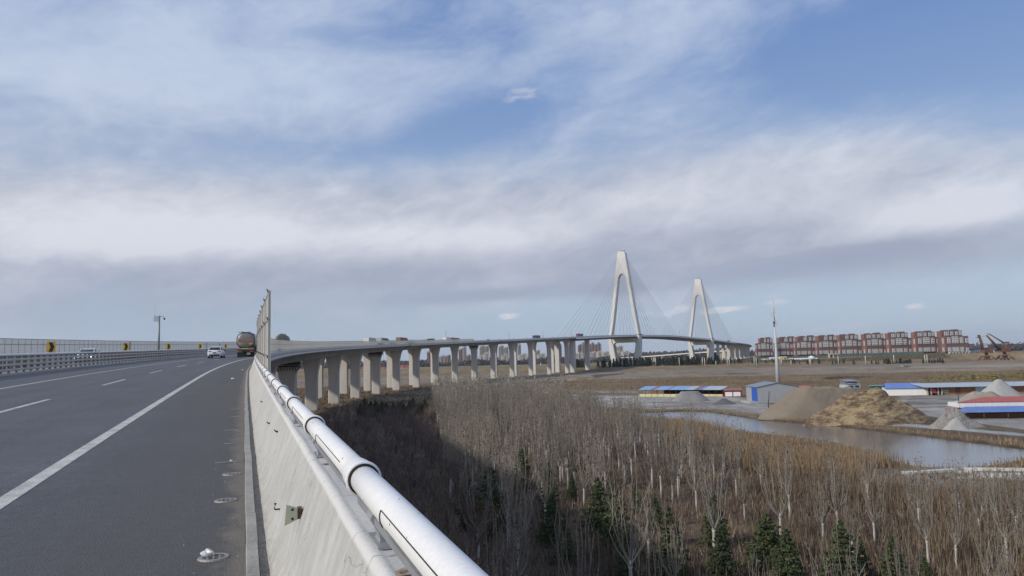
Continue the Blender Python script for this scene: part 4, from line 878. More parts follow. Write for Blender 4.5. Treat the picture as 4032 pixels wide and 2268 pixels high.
dm = thing('dome_tent', 'small white domed tent in front of the third brick block', 'tent', atY(3195, 1412, 1020)); MB().lathe([(4.5, -.5), (4.4, 1.2), (3.2, 2.8), (1.2, 3.8), (.1, 4.1)], n=12).build('cover', white, dm); MB().box((0, -1, .3), (14, 5, 1.6)).build('platform', white, dm)
A = atY(2995, 1418, 1010); B = atY(3180, 1415, 1000); d = B-A; o_ = MB().box((d.length/2, 0, .2), (d.length, .4, 3)).build('boundary_wall', white); o_.location = A; o_.rotation_euler = (0, 0, math.atan2(d.y, d.x)); tag(o_, 'long low white wall running past the white and yellow cabins', 'wall')

# ---------------------------------------------------------------- far town
def facade(name, c, c2, fl=3.0, bw=3.6):
    m = bpy.data.materials.new(name); m.use_nodes = True; t = m.node_tree; b = t.nodes['Principled BSDF']; b.inputs['Roughness'].default_value = .8
    co = t.nodes.new('ShaderNodeTexCoord'); sp = t.nodes.new('ShaderNodeSeparateXYZ'); t.links.new(co.outputs['Object'], sp.inputs[0])
    def m_(op, a, b_=None):
        n = t.nodes.new('ShaderNodeMath'); n.operation = op
        for i, q in enumerate((a, b_)):
            if q is None: continue
            if isinstance(q, (int, float)): n.inputs[i].default_value = q
            else: t.links.new(q, n.inputs[i])
        return n.outputs[0]
    hx = m_('ADD', sp.outputs[0], sp.outputs[1])
    w = m_('MULTIPLY', m_('GREATER_THAN', m_('FRACT', m_('DIVIDE', sp.outputs[2], fl)), .42), m_('GREATER_THAN', m_('FRACT', m_('DIVIDE', hx, bw)), .45))
    st = m_('GREATER_THAN', m_('FRACT', m_('DIVIDE', hx, bw*3.0)), .55)
    a = t.nodes.new('ShaderNodeMix'); a.data_type = 'RGBA'; a.inputs[6].default_value = c+(1,); a.inputs[7].default_value = c2+(1,); t.links.new(st, a.inputs[0])
    e = t.nodes.new('ShaderNodeMix'); e.data_type = 'RGBA'; e.inputs[7].default_value = (.09, .09, .10, 1); t.links.new(w, e.inputs[0]); t.links.new(a.outputs[2], e.inputs[6]); t.links.new(e.outputs[2], b.inputs['Base Color']); return m
FM = {'rb': facade('facade_red_beige', (.20, .10, .085), (.34, .29, .24)), 'bg': facade('facade_beige', (.42, .37, .29), (.34, .32, .27)), 'gr': facade('facade_grey', (.30, .28, .25), (.40, .36, .30)), 'wh': facade('facade_white', (.60, .57, .50), (.44, .40, .34)), 'rd': facade('facade_red', (.20, .09, .075), (.28, .16, .13))}
TOWN = [(1681, 1697, 1383, 'rd', 'slim red tower with a beige top seen between two viaduct piers'), (1728, 1752, 1401, 'bg', 'long beige block right of the slim red tower'), (1752, 1776, 1399, 'rb', 'beige and red block right of the long beige one'), (1806, 1822, 1374, 'rb', 'dark red tower half hidden by a viaduct pier'), (1821, 1837, 1364, 'bg', 'tall beige tower beside the dark red one'), (1836, 1854, 1398, 'rb', 'low red and beige block below the tall beige tower'),
        (1889, 1908, 1362, 'gr', 'tall grey tower left of another of the same height, between piers'), (1906, 1927, 1363, 'gr', 'tall grey tower right of its neighbour of the same height'), (1886, 1905, 1400, 'wh', 'pale low block in front of the left grey tower'), (1905, 1928, 1388, 'wh', 'pale stepped block in front of the right grey tower'), (1964, 1984, 1362, 'gr', 'grey tower in the middle gap between viaduct piers, left one'), (1984, 2003, 1368, 'gr', 'grey tower in the middle gap between viaduct piers, right one'),
        (1976, 2000, 1395, 'wh', 'low white block in front of the two middle grey towers'), (2038, 2052, 1356, 'gr', 'slim dark grey tower just right of a pier'), (2042, 2078, 1394, 'wh', 'row block with white gables right of the slim dark tower'), (2110, 2127, 1380, 'gr', 'small grey tower right of a pier with bright edge'), (2116, 2150, 1393, 'wh', 'white gabled block below the small grey tower'), (2172, 2208, 1392, 'wh', 'white gabled block left of the double pier'),
        (2197, 2212, 1357, 'rd', 'red tower behind the double pier'), (2234, 2244, 1360, 'rb', 'narrow tower between the double pier and the square one'), (2262, 2300, 1389, 'wh', 'pale block between the square piers'), (2278, 2290, 1358, 'rd', 'red tower with a pale left part right of the square pier'), (2289, 2303, 1352, 'gr', 'taller grey tower joined to the red one'), (2321, 2344, 1354, 'rb', 'left of the two joined red towers beside the first pylon'), (2345, 2369, 1354, 'rb', 'right of the two joined red towers beside the first pylon'),
        (2322, 2352, 1386, 'wh', 'pale block under the left joined red tower'), (2352, 2372, 1383, 'wh', 'pale block under the right joined red tower'), (2372, 2400, 1385, 'wh', 'pale and red block just left of the pylon leg'), (2414, 2433, 1367, 'bg', 'beige tower seen between the pylon legs, left one'), (2433, 2454, 1364, 'bg', 'beige tower seen between the pylon legs, right one'), (2421, 2450, 1384, 'wh', 'pale block between the pylon legs'), (2450, 2478, 1382, 'wh', 'pale block with a red foot between the pylon legs, rightmost')]
for i, (x0, x1, yt, k, lb_) in enumerate(TOWN):
    Y = 2350 if yt < 1378 else 2200-(i % 3)*25; A = atY(x0, yt, Y); W = (x1-x0)*Y/2912; z0 = g1(A.x, A.y)-1; H = A.z-z0
    tw = thing('apartment_tower', lb_, 'tower block', (A.x, Y, z0), 0.12, 'pale and red blocks of the far town')
    m_ = MB(); m_.box((W*.25, 7, H/2-1.5), (W*.5, 13, H-3)); m_.box((W*.7, 9, H/2), (W*.55, 14, H)); m_.build('wall', FM[k], tw)
    m_ = MB(); [m_.box((W*(.2+.3*q), 8, H-2.5+q*1.5), (W*.13, 5, 5)) for q in range(3)]; 
    if yt < 1358: m_.box((W*.62, 8, H+2), (W*.26, 6, 6))
    m_.build('roof_housing', FM[k], tw)
for i in range(16):
    px = 1408+i*15.2; w = 12+(i*7 % 5)
    simple_house('house', 'low far house with a dull red roof seen between the left viaduct piers', 'house', px, px+w, 1466-.025*(px-1408)-(i*5 % 4), 1448-.025*(px-1408)-(i*5 % 7), 1150+(i*37 % 90), beige if i % 3 else white, redr, 9, .45, 2, 'low red roofed houses behind the left piers')
for i, (px, w, c_) in enumerate(((3925, 50, redr), (3990, 70, redr))): simple_house('far_hall', ['far hall with a red roof behind the right crane', 'large far hall with a bright red roof at the right edge'][i], 'hall', px, px+w, 1388, 1364-4*i, 1900, beige, c_, 20, .6, 2)

# ---------------------------------------------------------------- rusty harbour cranes
rust = mat('rusty_steel', (.20, .085, .045), rough=.85, scale=.5, c2=(.10, .045, .03), fine=.2, fscale=5)
def crane(px, py, Y, label, second):
    P0 = atY(px, py, Y); u = Y/2912; c = thing('harbour_crane', label, 'crane', (P0.x, P0.y, g1(P0.x, P0.y)-.2), math.atan2(-P0.x, P0.y)*.0)
    def q(x, z, y=0): return (x*u, y, z*u)
    for sx in (-1, 1):
        for sy in (-1, 1): MB().tube([q(sx*27, 0, sy*5), q(sx*25, 12, sy*5), q(sx*11, 27, sy*2.5)], [1.0, 1.0, .8], 6).build('leg', rust, c)
    m_ = MB(); m_.box(q(0, 16), (38*u, 8, 1.0)); m_.lathe([(12*u, 24*u), (12*u, 29*u), (6*u, 30*u), (6*u, 40*u)], n=12); m_.tube([q(0, 2), q(0, 26)], .9, 8); m_.build('portal', rust, c)
    m_ = MB(); m_.box(q(2, 46), (34*u, 7.5, 12*u)); m_.box(q(10, 55), (12*u, 5, 6*u)); m_.build('machine_house', rust, c)
    if not second:
        for dy in (-1.6, 1.6): MB().tube([q(-12, 52, dy), q(-22, 108, dy*.4)], [.9, .5], 5).build('boom', rust, c)
        MB().tube([q(-9, 75, 0), q(-17, 106, 0)], .25, 4).build('boom_stay', galv, c)
        m_ = MB(); m_.box(q(-4, 66), (15*u, 4, 12*u)); m_.box(q(-2, 76), (10*u, 4, 3*u)); m_.tube([q(3, 60, 0), q(5, 84, 0)], .3, 4); m_.build('cab', mat('pale_cab', (.42, .43, .42), rough=.6), c)
        m_ = MB(); m_.box(q(-23, 106), (8*u, 2, 9*u)); m_.box(q(-30, 100), (11*u, 1.2, 2*u)); m_.build('boom_head', rust, c); m_ = MB(); m_.tube([q(-29, 98), q(-29, 66)], .12, 4); m_.box(q(-28, 64), (4*u, .6, 3*u)); m_.build('hook', greyp, c)
    else:
        for dy in (-1.8, 1.8): MB().tube([q(-17, 50, dy), q(-64, 108, dy*.3)], [1.2, .6], 5).build('boom', rust, c)
        MB().tube([q(2, 76, 0), q(-52, 112, 0)], [.8, .6], 5).build('tie_beam', rust, c)
        MB().tube([q(-50, 113, 0), q(-64, 108, 0), q(-92, 99, 0)], [.7, .6, .35], 5).build('jib', galv, c); MB().tube([q(-52, 113, 0), q(-66, 117, 0), q(-80, 104, 0)], .22, 4).build('jib_stay', galv, c)
        m_ = MB(); m_.box(q(8, 77), (24*u, 3, 6*u)); [m_.tube([q(a, 55, b_), q(a*.7+2, 76, b_*.6)], .35, 4) for a in (-6, 8) for b_ in (-2, 2)]; m_.build('a_frame', rust, c)
crane(3886, 1419, 800, 'left rusty harbour crane with its short boom nearly upright', False)
crane(3957, 1416, 815, 'right rusty harbour crane with its long jointed boom stretched to the left', True)

# ---------------------------------------------------------------- telecom mast
B0 = atY(3064, 1512, 345); mast = thing('telecom_mast', 'tall tapering grey steel mast with antennas behind the grey shed', 'mast', (B0.x, B0.y, 0)); Ht = atY(3045, 1262, 345).z
mg = mat('galvanised_mast', (.48, .50, .51), rough=.5, var=.06, scale=.3)
MB().tube([(0, 0, -.5), (0, 0, Ht*.45), (0, 0, Ht*.62), (0, 0, Ht)], [1.05, .72, .55, .28], 14).build('pole', mg, mast)
MB().tube([(0, 0, Ht-.2), (0, 0, Ht+7.5)], [.2, .14], 8).build('top_pole', mg, mast); MB().tube([(0, 0, Ht+7.5), (0, 0, Ht+10.2)], .05, 5).build('lightning_rod', greyp, mast)
for i, (dx, dz, w, h) in enumerate(((-.75, 4.6, .35, 2.6), (.6, 5.0, .3, 2.4), (.1, 4.7, .3, 2.5), (-.9, .6, .4, 2.4), (.85, 1.2, .5, 1.8), (.25, .3, .35, 2.2), (-.45, -2.2, .4, 1.6), (.7, 2.6, .3, 1.0))):
    MB().box((dx, -.3+.25*(i % 3), Ht+dz), (w, .22, h)).build('antenna_panel', white if i != 6 else clampm, mast)
for i, (dx, dz) in enumerate(((1.15, -1.4), (-.9, 2.7))):
    m_ = MB(); m_.tube([(dx+.5*math.cos(t_*.6283), 0, Ht+dz+1.0*math.sin(t_*.6283)) for t_ in range(11)], .05, 5); m_.build('cable_loop', greyp, mast)
m_ = MB(); [m_.tube([(-.7, .0, Ht+z), (.7, .0, Ht+z)], .07, 5) for z in (0, 1.6, 3.6, 5.6)]; m_.build('bracket', greyp, mast); m_ = MB(); m_.box((-.3, -.35, Ht-.9), (.9, .3, .9)); m_.build('dark_box', clampm, mast)

# ---------------------------------------------------------------- yard buildings
corr = mat('corrugated_grey', (.33, .34, .35), rough=.55, metal=.2, scale=.7, c2=(.42, .43, .44), aniso=(6, 6, .4), fine=.1); corrR = mat('corrugated_roof', (.24, .27, .31), rough=.5, metal=.2, var=.1, scale=.6); bluep = mat('blue_door', (.02, .09, .42), rough=.5, var=.1)
bluer = mat('blue_roof', (.13, .22, .50), rough=.5, var=.12, scale=.5, fine=.06); ltblue = mat('pale_blue_roof', (.22, .36, .58), rough=.5, var=.1, scale=.5); rustr = mat('rust_roof', (.26, .14, .12), rough=.8, var=.15); greyr = mat('grey_roof', (.40, .45, .50), rough=.5, var=.08, scale=.4); redp = mat('red_paint', (.22, .025, .03), rough=.5, var=.1); ochre = mat('brick_ochre', (.30, .15, .07), rough=.85, scale=.6, var=.18, fine=.1)
def frame(A, B):
    d = B-A; return math.atan2(d.y, d.x), math.hypot(d.x, d.y)
# grey corrugated shed
A = on(2985, 1588); Bq = on(3146, 1572); rz, W = frame(A, Bq); u = A.y/2912; He = 62*u; Hr = He+15*u; rz = 0.0; W = 158*u; D = 10.5
sh = thing('corrugated_shed', 'grey corrugated shed with a tall blue door at its left side', 'shed', (A.x, A.y, A.z), rz)
w_ = MB(); pr_ = [(0, -.3), (W, -.3), (W, He), (W*.48, Hr), (0, He)]; w_.prism(pr_, 0, D, 'y'); w_.build('wall', corr, sh)
r_ = MB(); [r_.hexa([(x0, -.3, z0), (x1, -.3, z1), (x1, D+.3, z1), (x0, D+.3, z0), (x0, -.3, z0+.12), (x1, -.3, z1+.12), (x1, D+.3, z1+.12), (x0, D+.3, z0+.12)]) for x0, z0, x1, z1 in ((-.35, He-.05, W*.48, Hr+.02), (W*.48, Hr+.02, W+.35, He-.05))]; r_.build('roof', corrR, sh)
MB().box((-.05, 2.6, He*.47), (.12, 5.0, He*.96)).build('door', bluep, sh)
m_ = MB(); m_.box((-1.2, 4, .2), (2.6, 9, .5)); m_.build('concrete_sill', conc, sh)
# long open shed
A = on(2516, 1562); Bq = on(2846, 1561); rz, W = frame(A, Bq); u = A.y/2912; H = 37*u; op = thing('open_shed', 'long open sided shed with a patched blue and rust coloured roof on thin red posts', 'shed', A, rz); D = 7
cols = [ltblue, rustr, ltblue, rustr, ltblue, ltblue, greyr, rustr, bluer, greyr, greyr]; fr = [0, .155, .205, .36, .38, .49, .585, .68, .735, .78, .90, 1.0]
for k in range(11):
    a, b_ = fr[k]*W, fr[k+1]*W-.03; r_ = MB(); r_.hexa([(a, -.6, H*.72), (b_, -.6, H*.72), (b_, D, H*.98), (a, D, H*.98), (a, -.6, H*.72+.12), (b_, -.6, H*.72+.12), (b_, D, H*.98+.12), (a, D, H*.98+.12)]); r_.build('roof_panel', cols[k], op)
for k in range(14): MB().tube([(W*(k+.02)/13*.995+.1, 0, 0), (W*(k+.02)/13*.995+.1, 0, H*.74)], .07, 5).build('post', redp, op)
for k in range(8): MB().tube([(W*k/7*.99+.1, D-.4, 0), (W*k/7*.99+.1, D-.4, H*.95)], .07, 5).build('post', redp, op)
MB().box((W/2, .1, .5), (W, .2, 1.0)).build('low_wall', mat('pale_yellow', (.55, .52, .28), rough=.7, var=.1), op); m_ = MB(); m_.box((W*.6, D-.8, 1.3), (W*.72, .2, 2.6)); m_.build('back_wall', mat('dark_boards', (.03, .022, .02), rough=.9), op)
# red kiosk with white doors
A = on(2852, 1563); Bq = on(2922, 1563); rz, W = frame(A, Bq); u = A.y/2912; H = 30*u; k_ = thing('garage', 'small dark red garage with two white roller doors right of the open shed', 'garage', A, rz)
MB().box((W/2, 2.5, H*.4), (W, 5, H*.8)).build('wall', redp, k_); m_ = MB(); m_.hexa([(-.2, -.5, H*.8), (W+.2, -.5, H*.8), (W+.2, 5.2, H*1.0), (-.2, 5.2, H*1.0), (-.2, -.5, H*.86), (W+.2, -.5, H*.86), (W+.2, 5.2, H*1.06), (-.2, 5.2, H*1.06)]); m_.build('roof', mat('dull_red_roof', (.30, .12, .10), rough=.6), k_)
for a in (.06, .52): MB().box((W*(a+.2), -.04, H*.34), (W*.4, .1, H*.56)).build('door', white, k_)
# two storey booth
A = on(3338, 1531); Bq = on(3389, 1531); rz, W = frame(A, Bq); u = A.y/2912; H = 34*u; bo = thing('site_booth', 'small two storey grey booth with a balcony behind the sand heaps', 'booth', A, rz)
MB().box((W/2, 2.5, H*.22), (W, 5, H*.44)).build('lower_floor', greyr, bo); MB().box((W*.5, 3.2, H*.62), (W*.86, 3.4, H*.36)).build('upper_floor', mat('booth_dark', (.16, .17, .18), rough=.6), bo); m_ = MB(); m_.hexa([(0, -.2, H*.8), (W, -.2, H*.8), (W*.97, 5, H*.98), (W*.03, 5, H*.98), (0, -.2, H*.85), (W, -.2, H*.85), (W*.97, 5, H*1.03), (W*.03, 5, H*1.03)]); m_.build('roof', corrR, bo)
m_ = MB(); [m_.tube([(W*k/6, 0, H*.44), (W*k/6, 0, H*.6)], .05, 4) for k in range(7)]; m_.tube([(0, 0, H*.6), (W, 0, H*.6)], .06, 4); m_.build('balcony_rail', white, bo)
for a in (.28, .72): MB().box((W*a, -.04, H*.24), (W*.3, .1, H*.22)).build('window', glass, bo)
# containers
for px0, px1, pyb, pyt, mm, lb_ in ((3148, 3191, 1532, 1521, mat('pink_container', (.42, .17, .17), rough=.6, var=.15), 'faded pink shipping container right of the grey shed'), (3430, 3478, 1532, 1519, mat('green_container', (.02, .14, .10), rough=.6, var=.1), 'dark green shipping container left of the long blue roof')):
    A = on(px0, pyb); Bq = on(px1, pyb); rz, W = frame(A, Bq); H = (pyb-pyt)*A.y/2912; c_ = thing('shipping_container', lb_, 'container', A, rz)
    b_ = MB(); b_.box((W/2, 1.2, H/2), (W, 2.4, H)); [b_.box((W*(k+.5)/14, -.05, H/2), (W/28, .1, H*.9)) for k in range(14)]; b_.build('body', mm, c_); MB().box((W/2, 1.2, H+.05), (W+.1, 2.5, .1)).build('roof', greyr if 'green' in lb_ else mm, c_)
# long blue roof building and grey roof workshop
A = on(3486, 1558); Bq = on(3650, 1556); rz, W = frame(A, Bq); u = A.y/2912; He = 27*u; Hr = 44*u; D = 9
lb2 = thing('long_building', 'long white building with a bright blue roof behind the brown heap', 'building', A, rz); MB().box((W/2, D/2, He/2), (W, D, He)).build('wall', white, lb2); m_ = MB(); m_.hexa([(0, -.4, He), (W+.6, -.4, He), (W-.8, D*.6, Hr), (.6, D*.6, Hr), (0, -.4, He+.15), (W+.6, -.4, He+.15), (W-.8, D*.6, Hr+.15), (.6, D*.6, Hr+.15)]); m_.hexa([(.6, D*.6, Hr), (W-.8, D*.6, Hr), (W, D+.3, He), (0, D+.3, He), (.6, D*.6, Hr+.15), (W-.8, D*.6, Hr+.15), (W, D+.3, He+.15), (0, D+.3, He+.15)]); m_.build('roof', bluer, lb2)
A = on(3652, 1557); Bq = on(4032, 1551); rz, W = frame(A, Bq); W *= 1.25; u = A.y/2912; He = 31*u; Hr = 42*u
wk = thing('workshop', 'long brick workshop with a pale grey roof and open dark bays', 'workshop', A, rz)
MB().box((W*.5, 5.2, He/2), (W, 7, He)).build('wall', mat('dark_boards', (.05, .045, .04), rough=.9), wk)
for a, b_, mm, nm in ((.125, .255, ochre, 'wall'), (.285, .42, ochre, 'wall'), (.42, .50, mat('pale_aqua', (.45, .58, .62), rough=.6), 'wall'), (.50, .99, ochre, 'wall')): MB().box((W*(a+b_)/2, 1.4, He*.46), (W*(b_-a)-.02, .5, He*.92)).build(nm, mm, wk)
MB().box((W*.27, 1.35, He*.40), (W*.045, .5, He*.8)).build('door', mat('brown_door', (.17, .07, .05), rough=.7), wk)
MB().box((W*.165, 1.1, He*.45), (W*.055, .12, He*.4)).build('window', mat('pale_window', (.36, .42, .38), rough=.4), wk)
m_ = MB(); m_.hexa([(-1.2, -1, He), (W, -1, He), (W, 6, Hr), (-2.6, 6, Hr), (-1.2, -1, He+.25), (W, -1, He+.25), (W, 6, Hr+.2), (-2.6, 6, Hr+.2)]); m_.build('roof', greyr, wk)
for k in (.0, .03, .09, .12): MB().box((W*k+.3, .6, He*.5), (.35, .4, He)).build('pillar', conc, wk)
rb_ = thing('loader_cab', 'small bright red vehicle parked in the open bay of the brick workshop', 'vehicle', (A+Vector((W*.065, .9, 0))), rz); MB().box((0, 0, 1.3), (1.9, 1.4, 1.1), taper=.85).build('body', mat('bright_red', (.6, .05, .03), rough=.4), rb_); MB().box((0, 0, 2.1), (1.4, 1.1, .7), taper=.8).build('cab', glass, rb_); [MB().lathe([(.4, -.15), (.4, .15)], (sx*.8, -.7, .4), 10, axis='y').build('wheel', darkgap, rb_) for sx in (-1, 1)]
# nearer building with red roof and blue lean-to
A = on(3786, 1652); u = A.y/2912; rz = R(-7)
nbld = thing('warehouse', 'white walled warehouse with a red roof and blue lean-to at the right edge', 'warehouse', A, rz)
W = 30; x0 = 0
MB().box((W/2+1, 7.5, .8), (W, 4, 1.6)).build('wall', ochre, nbld)
m_ = MB(); m_.hexa([(-1.0, 0.2, 1.35), (W, 0.2, 1.35), (W, 6.4, 2.0), (3.6, 6.4, 2.0), (-1.0, 0.2, 1.45), (W, 0.2, 1.45), (W, 6.4, 2.1), (3.6, 6.4, 2.1)]); [m_.tube([(x_+.2, .2, 1.47), (x_+.2, 6.4, 2.12)], .03, 4) for x_ in range(4, 30, 1)]; m_.build('lean_to_roof', bluer, nbld)
m_ = MB(); m_.box((W/2+2.6, 7.0, 2.45), (W, .3, 1.0)); m_.box((W/2+2.6, 9.6, 2.4), (W-.2, 4.8, .9)); [m_.box((2.7+k*3.2, 6.82, 2.45), (.08, .06, 1.0)) for k in range(9)]; m_.build('upper_wall', white, nbld)
m_ = MB(); m_.hexa([(2.3, 6.7, 2.95), (W+3, 6.7, 2.95), (W+3, 12, 3.6), (10.5, 12, 3.7), (2.3, 6.7, 3.05), (W+3, 6.7, 3.05), (W+3, 12, 3.7), (10.5, 12, 3.8)]); m_.build('upper_roof', mat('orange_red_roof', (.42, .09, .05), rough=.5, var=.12, scale=.6), nbld)
for k in range(7): MB().tube([(k*4.6, .5, 0), (k*4.6, .5, 1.4)], .08, 5).build('post', rust, nbld)
MB().box((W/2, 3.6, .4), (W-1, .2, 1.0)).build('low_wall', ochre, nbld)
# lone poles in the yard
for px, pyb, pyt, dx, lb_ in ((3024, 1618, 1542, 9, 'dark leaning pole in front of the grey shed'), (3779, 1620, 1556, -1, 'dark upright pole left of the blue lean-to roof')):
    A = on(px, pyb); H = (pyb-pyt)*A.y/2912; u = A.y/2912; tag(MB().tube([(0, 0, -.2), (dx*u, 0, H)], [.14, .10], 7).build('utility_pole', mat('weathered_wood', (.075, .06, .05), rough=.9)), lb_, 'pole').location = A
cpost = mat('concrete_post', (.55, .52, .46), rough=.8)
PX = [2384, 2409, 2475, 2491, 2568, 2583, 2663, 2676, 2767, 2776, 2865, 2873, 2971, 2979, 3073, 3079, 3188, 3192, 3302, 3409, 3521, 3643, 3652, 2110, 2130, 2820, 3116]
pp = None
for i, px in enumerate(PX):
    A = on(px, 1459-.021*(px-2384)+(i % 2)*.5); H = 9.0 if i < 23 else 5.0; o_ = MB().tube([(0, 0, -.2), (0, 0, H)], [.42, .32], 6).build('concrete_post', cpost); o_.location = A
    tag(o_, 'pale concrete post standing in the bare field before the pine belt', 'post', 'pale concrete posts across the field')
# bulldozer
A = on(3838, 1488); bd = thing('bulldozer', 'small bulldozer with dark cab and yellow front on the bare field', 'bulldozer', A, R(-8)); by = mat('machine_yellow', (.55, .30, .04), rough=.5, var=.1)
for sy in (-1, 1): MB().prism([(-2.2, .1), (1.8, .1), (2.3, .5), (1.8, .95), (-2.2, .95), (-2.6, .5)], sy*1.0-.25, sy*1.0+.25, 'y').build('track', clampm, bd)
MB().box((1.2, 0, 1.3), (2.4, 1.5, .9), taper=.9).build('engine_hood', by, bd); MB().box((-.9, 0, 1.9), (1.7, 1.6, 1.9), taper=.9).build('cab', mat('cab_dark', (.04, .07, .06), rough=.3), bd); MB().box((3.1, 0, .7), (.25, 3.0, 1.1)).build('blade', by, bd); MB().box((-2.4, 0, .9), (.6, 1.2, .7)).build('ripper', clampm, bd)
# upturned boat and white finds
A = on(3570, 1446); bt = thing('rowing_boat', 'pale boat with a greenish hull lying before the dark bushes', 'boat', A, R(3)); 
V = []; n_ = 9
for k in range(n_):
    t_ = -1+2*k/(n_-1); w = 1.5*(1-abs(t_)**2.5)+.05; z = 1.9-.5*(1-abs(t_)); V += [(t_*5, -w, 1.7+.4*t_*t_), (t_*5*.75, 0, .15+.5*abs(t_)), (t_*5, w, 1.7+.4*t_*t_)]
MB().add(V, [(k*3+j, k*3+j+1, k*3+4+j, k*3+3+j) for k in range(n_-1) for j in range(2)]+[(k*3, k*3+3, k*3+5, k*3+2) for k in range(n_-1)]).build('hull', mat('boat_hull', (.62, .66, .62), rough=.5, var=.1), bt); MB().box((0, -1.0, 1.85), (8.2, .15, .2)).build('gunwale', mat('boat_green', (.1, .3, .25), rough=.5), bt)

# ---------------------------------------------------------------- heaps
def heap(name, label, px0, px1, pyb, pyt, mm, depth=1.0, top=.0, rough=.06, seed=1, dy=0, skew=0, n=70, pw=1.0, extra=None):
    A = on(px0, pyb); Bq = on(px1, pyb); c = (A+Bq)/2; c.y += dy; rx = (Bq-A).length/2; H = (pyb-pyt)*c.y/2912*.98; ry = max(rx*depth, .1)
    c.y += ry*.55; H *= (c.y/(c.y-ry*.55))
    rs = np.random.RandomState(seed); ph = rs.rand(20, 4); a = np.linspace(0, 2*np.pi, n, endpoint=False); rad = np.linspace(0, 1, n//2+1)
    AA, RRd = np.meshgrid(a, rad); 
    def nzf(x, y, s):
        o = 0
        for p in ph[:12]: th = p[0]*6.28; k = s*(1+3*p[1]); o = o+np.sin((x*np.cos(th)+y*np.sin(th))*k+p[2]*6.28)/(1+3*p[1])
        return o/4
    x = RRd*np.cos(AA); y = RRd*np.sin(AA); rr_ = RRd*(1+.07*np.sin(3*AA+ph[0, 0]*6)+.05*np.sin(5*AA+ph[1, 0]*6))
    prof = np.clip((1-RRd)/(1-top), 0, 1)**pw; prof = prof-0.0*prof
    prof = np.where(top > 0, np.minimum(prof, 1), 1-np.sqrt((RRd*(1-.10))**2+.010)/(.95))
    prof = np.clip(prof, 0, 1); z = H*prof/(prof.max())*(1+rough*1.5*nzf(x, y, 5))+H*rough*nzf(x+3, y, 16)*(1-RRd)-.15*(RRd > .98)
    if skew: z = z*(1+skew*x)
    X3 = rr_*np.cos(AA)*rx; Y3 = rr_*np.sin(AA)*ry; Vh = np.stack([X3.ravel(), Y3.ravel(), z.ravel()], 1); m = len(rad)
    Fh = [(i*n+k, i*n+(k+1) % n, (i+1)*n+(k+1) % n, (i+1)*n+k) for i in range(m-1) for k in range(n)]
    o = obj(name, npmesh(name, Vh, Fh, smooth=True), mm, None, (c.x, c.y, min(A.z, c.z)-.1)); return tag(o, label, 'heap' if 'sand' not in name else 'sand heap')
gravel = mat('grey_gravel', (.24, .235, .225), rough=.95, scale=.5, var=.12, fine=.15, fscale=9, bump=.05, bscale=6); darkg = mat('dark_gravel', (.12, .115, .12), rough=.95, var=.12, fine=.15, fscale=9, bump=.04, bscale=8); lightg = mat('pale_gravel', (.36, .35, .33), rough=.95, var=.1, scale=.6, fine=.12, fscale=8, bump=.05, bscale=6)
sand = mat('brown_sand', (.175, .145, .11), rough=.95, scale=.18, c2=(.235, .195, .145), fine=.1, fscale=6, bump=.06, bscale=4); weed = mat('weedy_sand', (.30, .225, .13), rough=.95, scale=.42, c2=(.12, .08, .05), thr=(.42, .60), fine=.35, fscale=2.4, bump=.45, bscale=1.0, aniso=(1, 1, 2.6)); rubble = mat('grey_rubble', (.20, .18, .165), rough=.95, scale=.8, c2=(.33, .31, .28), fine=.2, fscale=6, bump=.2, bscale=2.5); tanr = mat('tan_gravel', (.30, .255, .21), rough=.95, scale=.5, var=.12, fine=.12, fscale=7, bump=.06, bscale=5)
heap('gravel_heap', 'flat topped grey gravel heap in front of the long open shed', 2642, 2800, 1580, 1541, gravel, .5, .45, .015, 1)
heap('gravel_heap', 'small dark pointed gravel heap between the flat topped heap and the grey shed', 2803, 2904, 1593, 1567, darkg, .5, 0, .02, 2)
heap('sand_heap', 'smooth brown sand heap covering the foot of the grey shed', 3000, 3560, 1644, 1531, sand, .40, .42, .07, 3, n=150, pw=.85)
heap('sand_heap', 'largest heap, sandy and covered with brown weeds, behind the pond bank', 3175, 3770, 1668, 1528, weed, .42, .25, .13, 4, n=220, pw=.72)
heap('rubble_heap', 'low dark grey rubble heap at the right foot of the weedy sand heap', 3640, 3905, 1686, 1612, rubble, .35, .1, .16, 5)
heap('gravel_heap', 'small pale gravel heap lying against the dark rubble', 3715, 3835, 1692, 1642, lightg, .4, .05, .06, 6)
heap('gravel_heap', 'tallest pale grey gravel heap in front of the workshop near the right edge', 3835, 4085, 1572, 1494, lightg, .5, .08, .02, 7, n=90)
heap('gravel_heap', 'tan and grey gravel heaps spreading below the tallest pale heap', 3735, 4060, 1596, 1545, tanr, .45, .3, .09, 8, n=90)
heap('soil_heap', 'low dry soil ridge on the field behind the poplars', 2215, 2330, 1500, 1488, mat('dry_soil', (.30, .22, .13), rough=.95, scale=.3, c2=(.14, .09, .05), fine=.2), .3, .3, .2, 9)
heap('soil_heap', 'long dark spoil bank along the field left of the bulldozer', 3240, 3830, 1495, 1481, mat('dark_soil', (.10, .075, .055), rough=.95, scale=.3, c2=(.17, .13, .09), fine=.2), .06, .3, .15, 10)
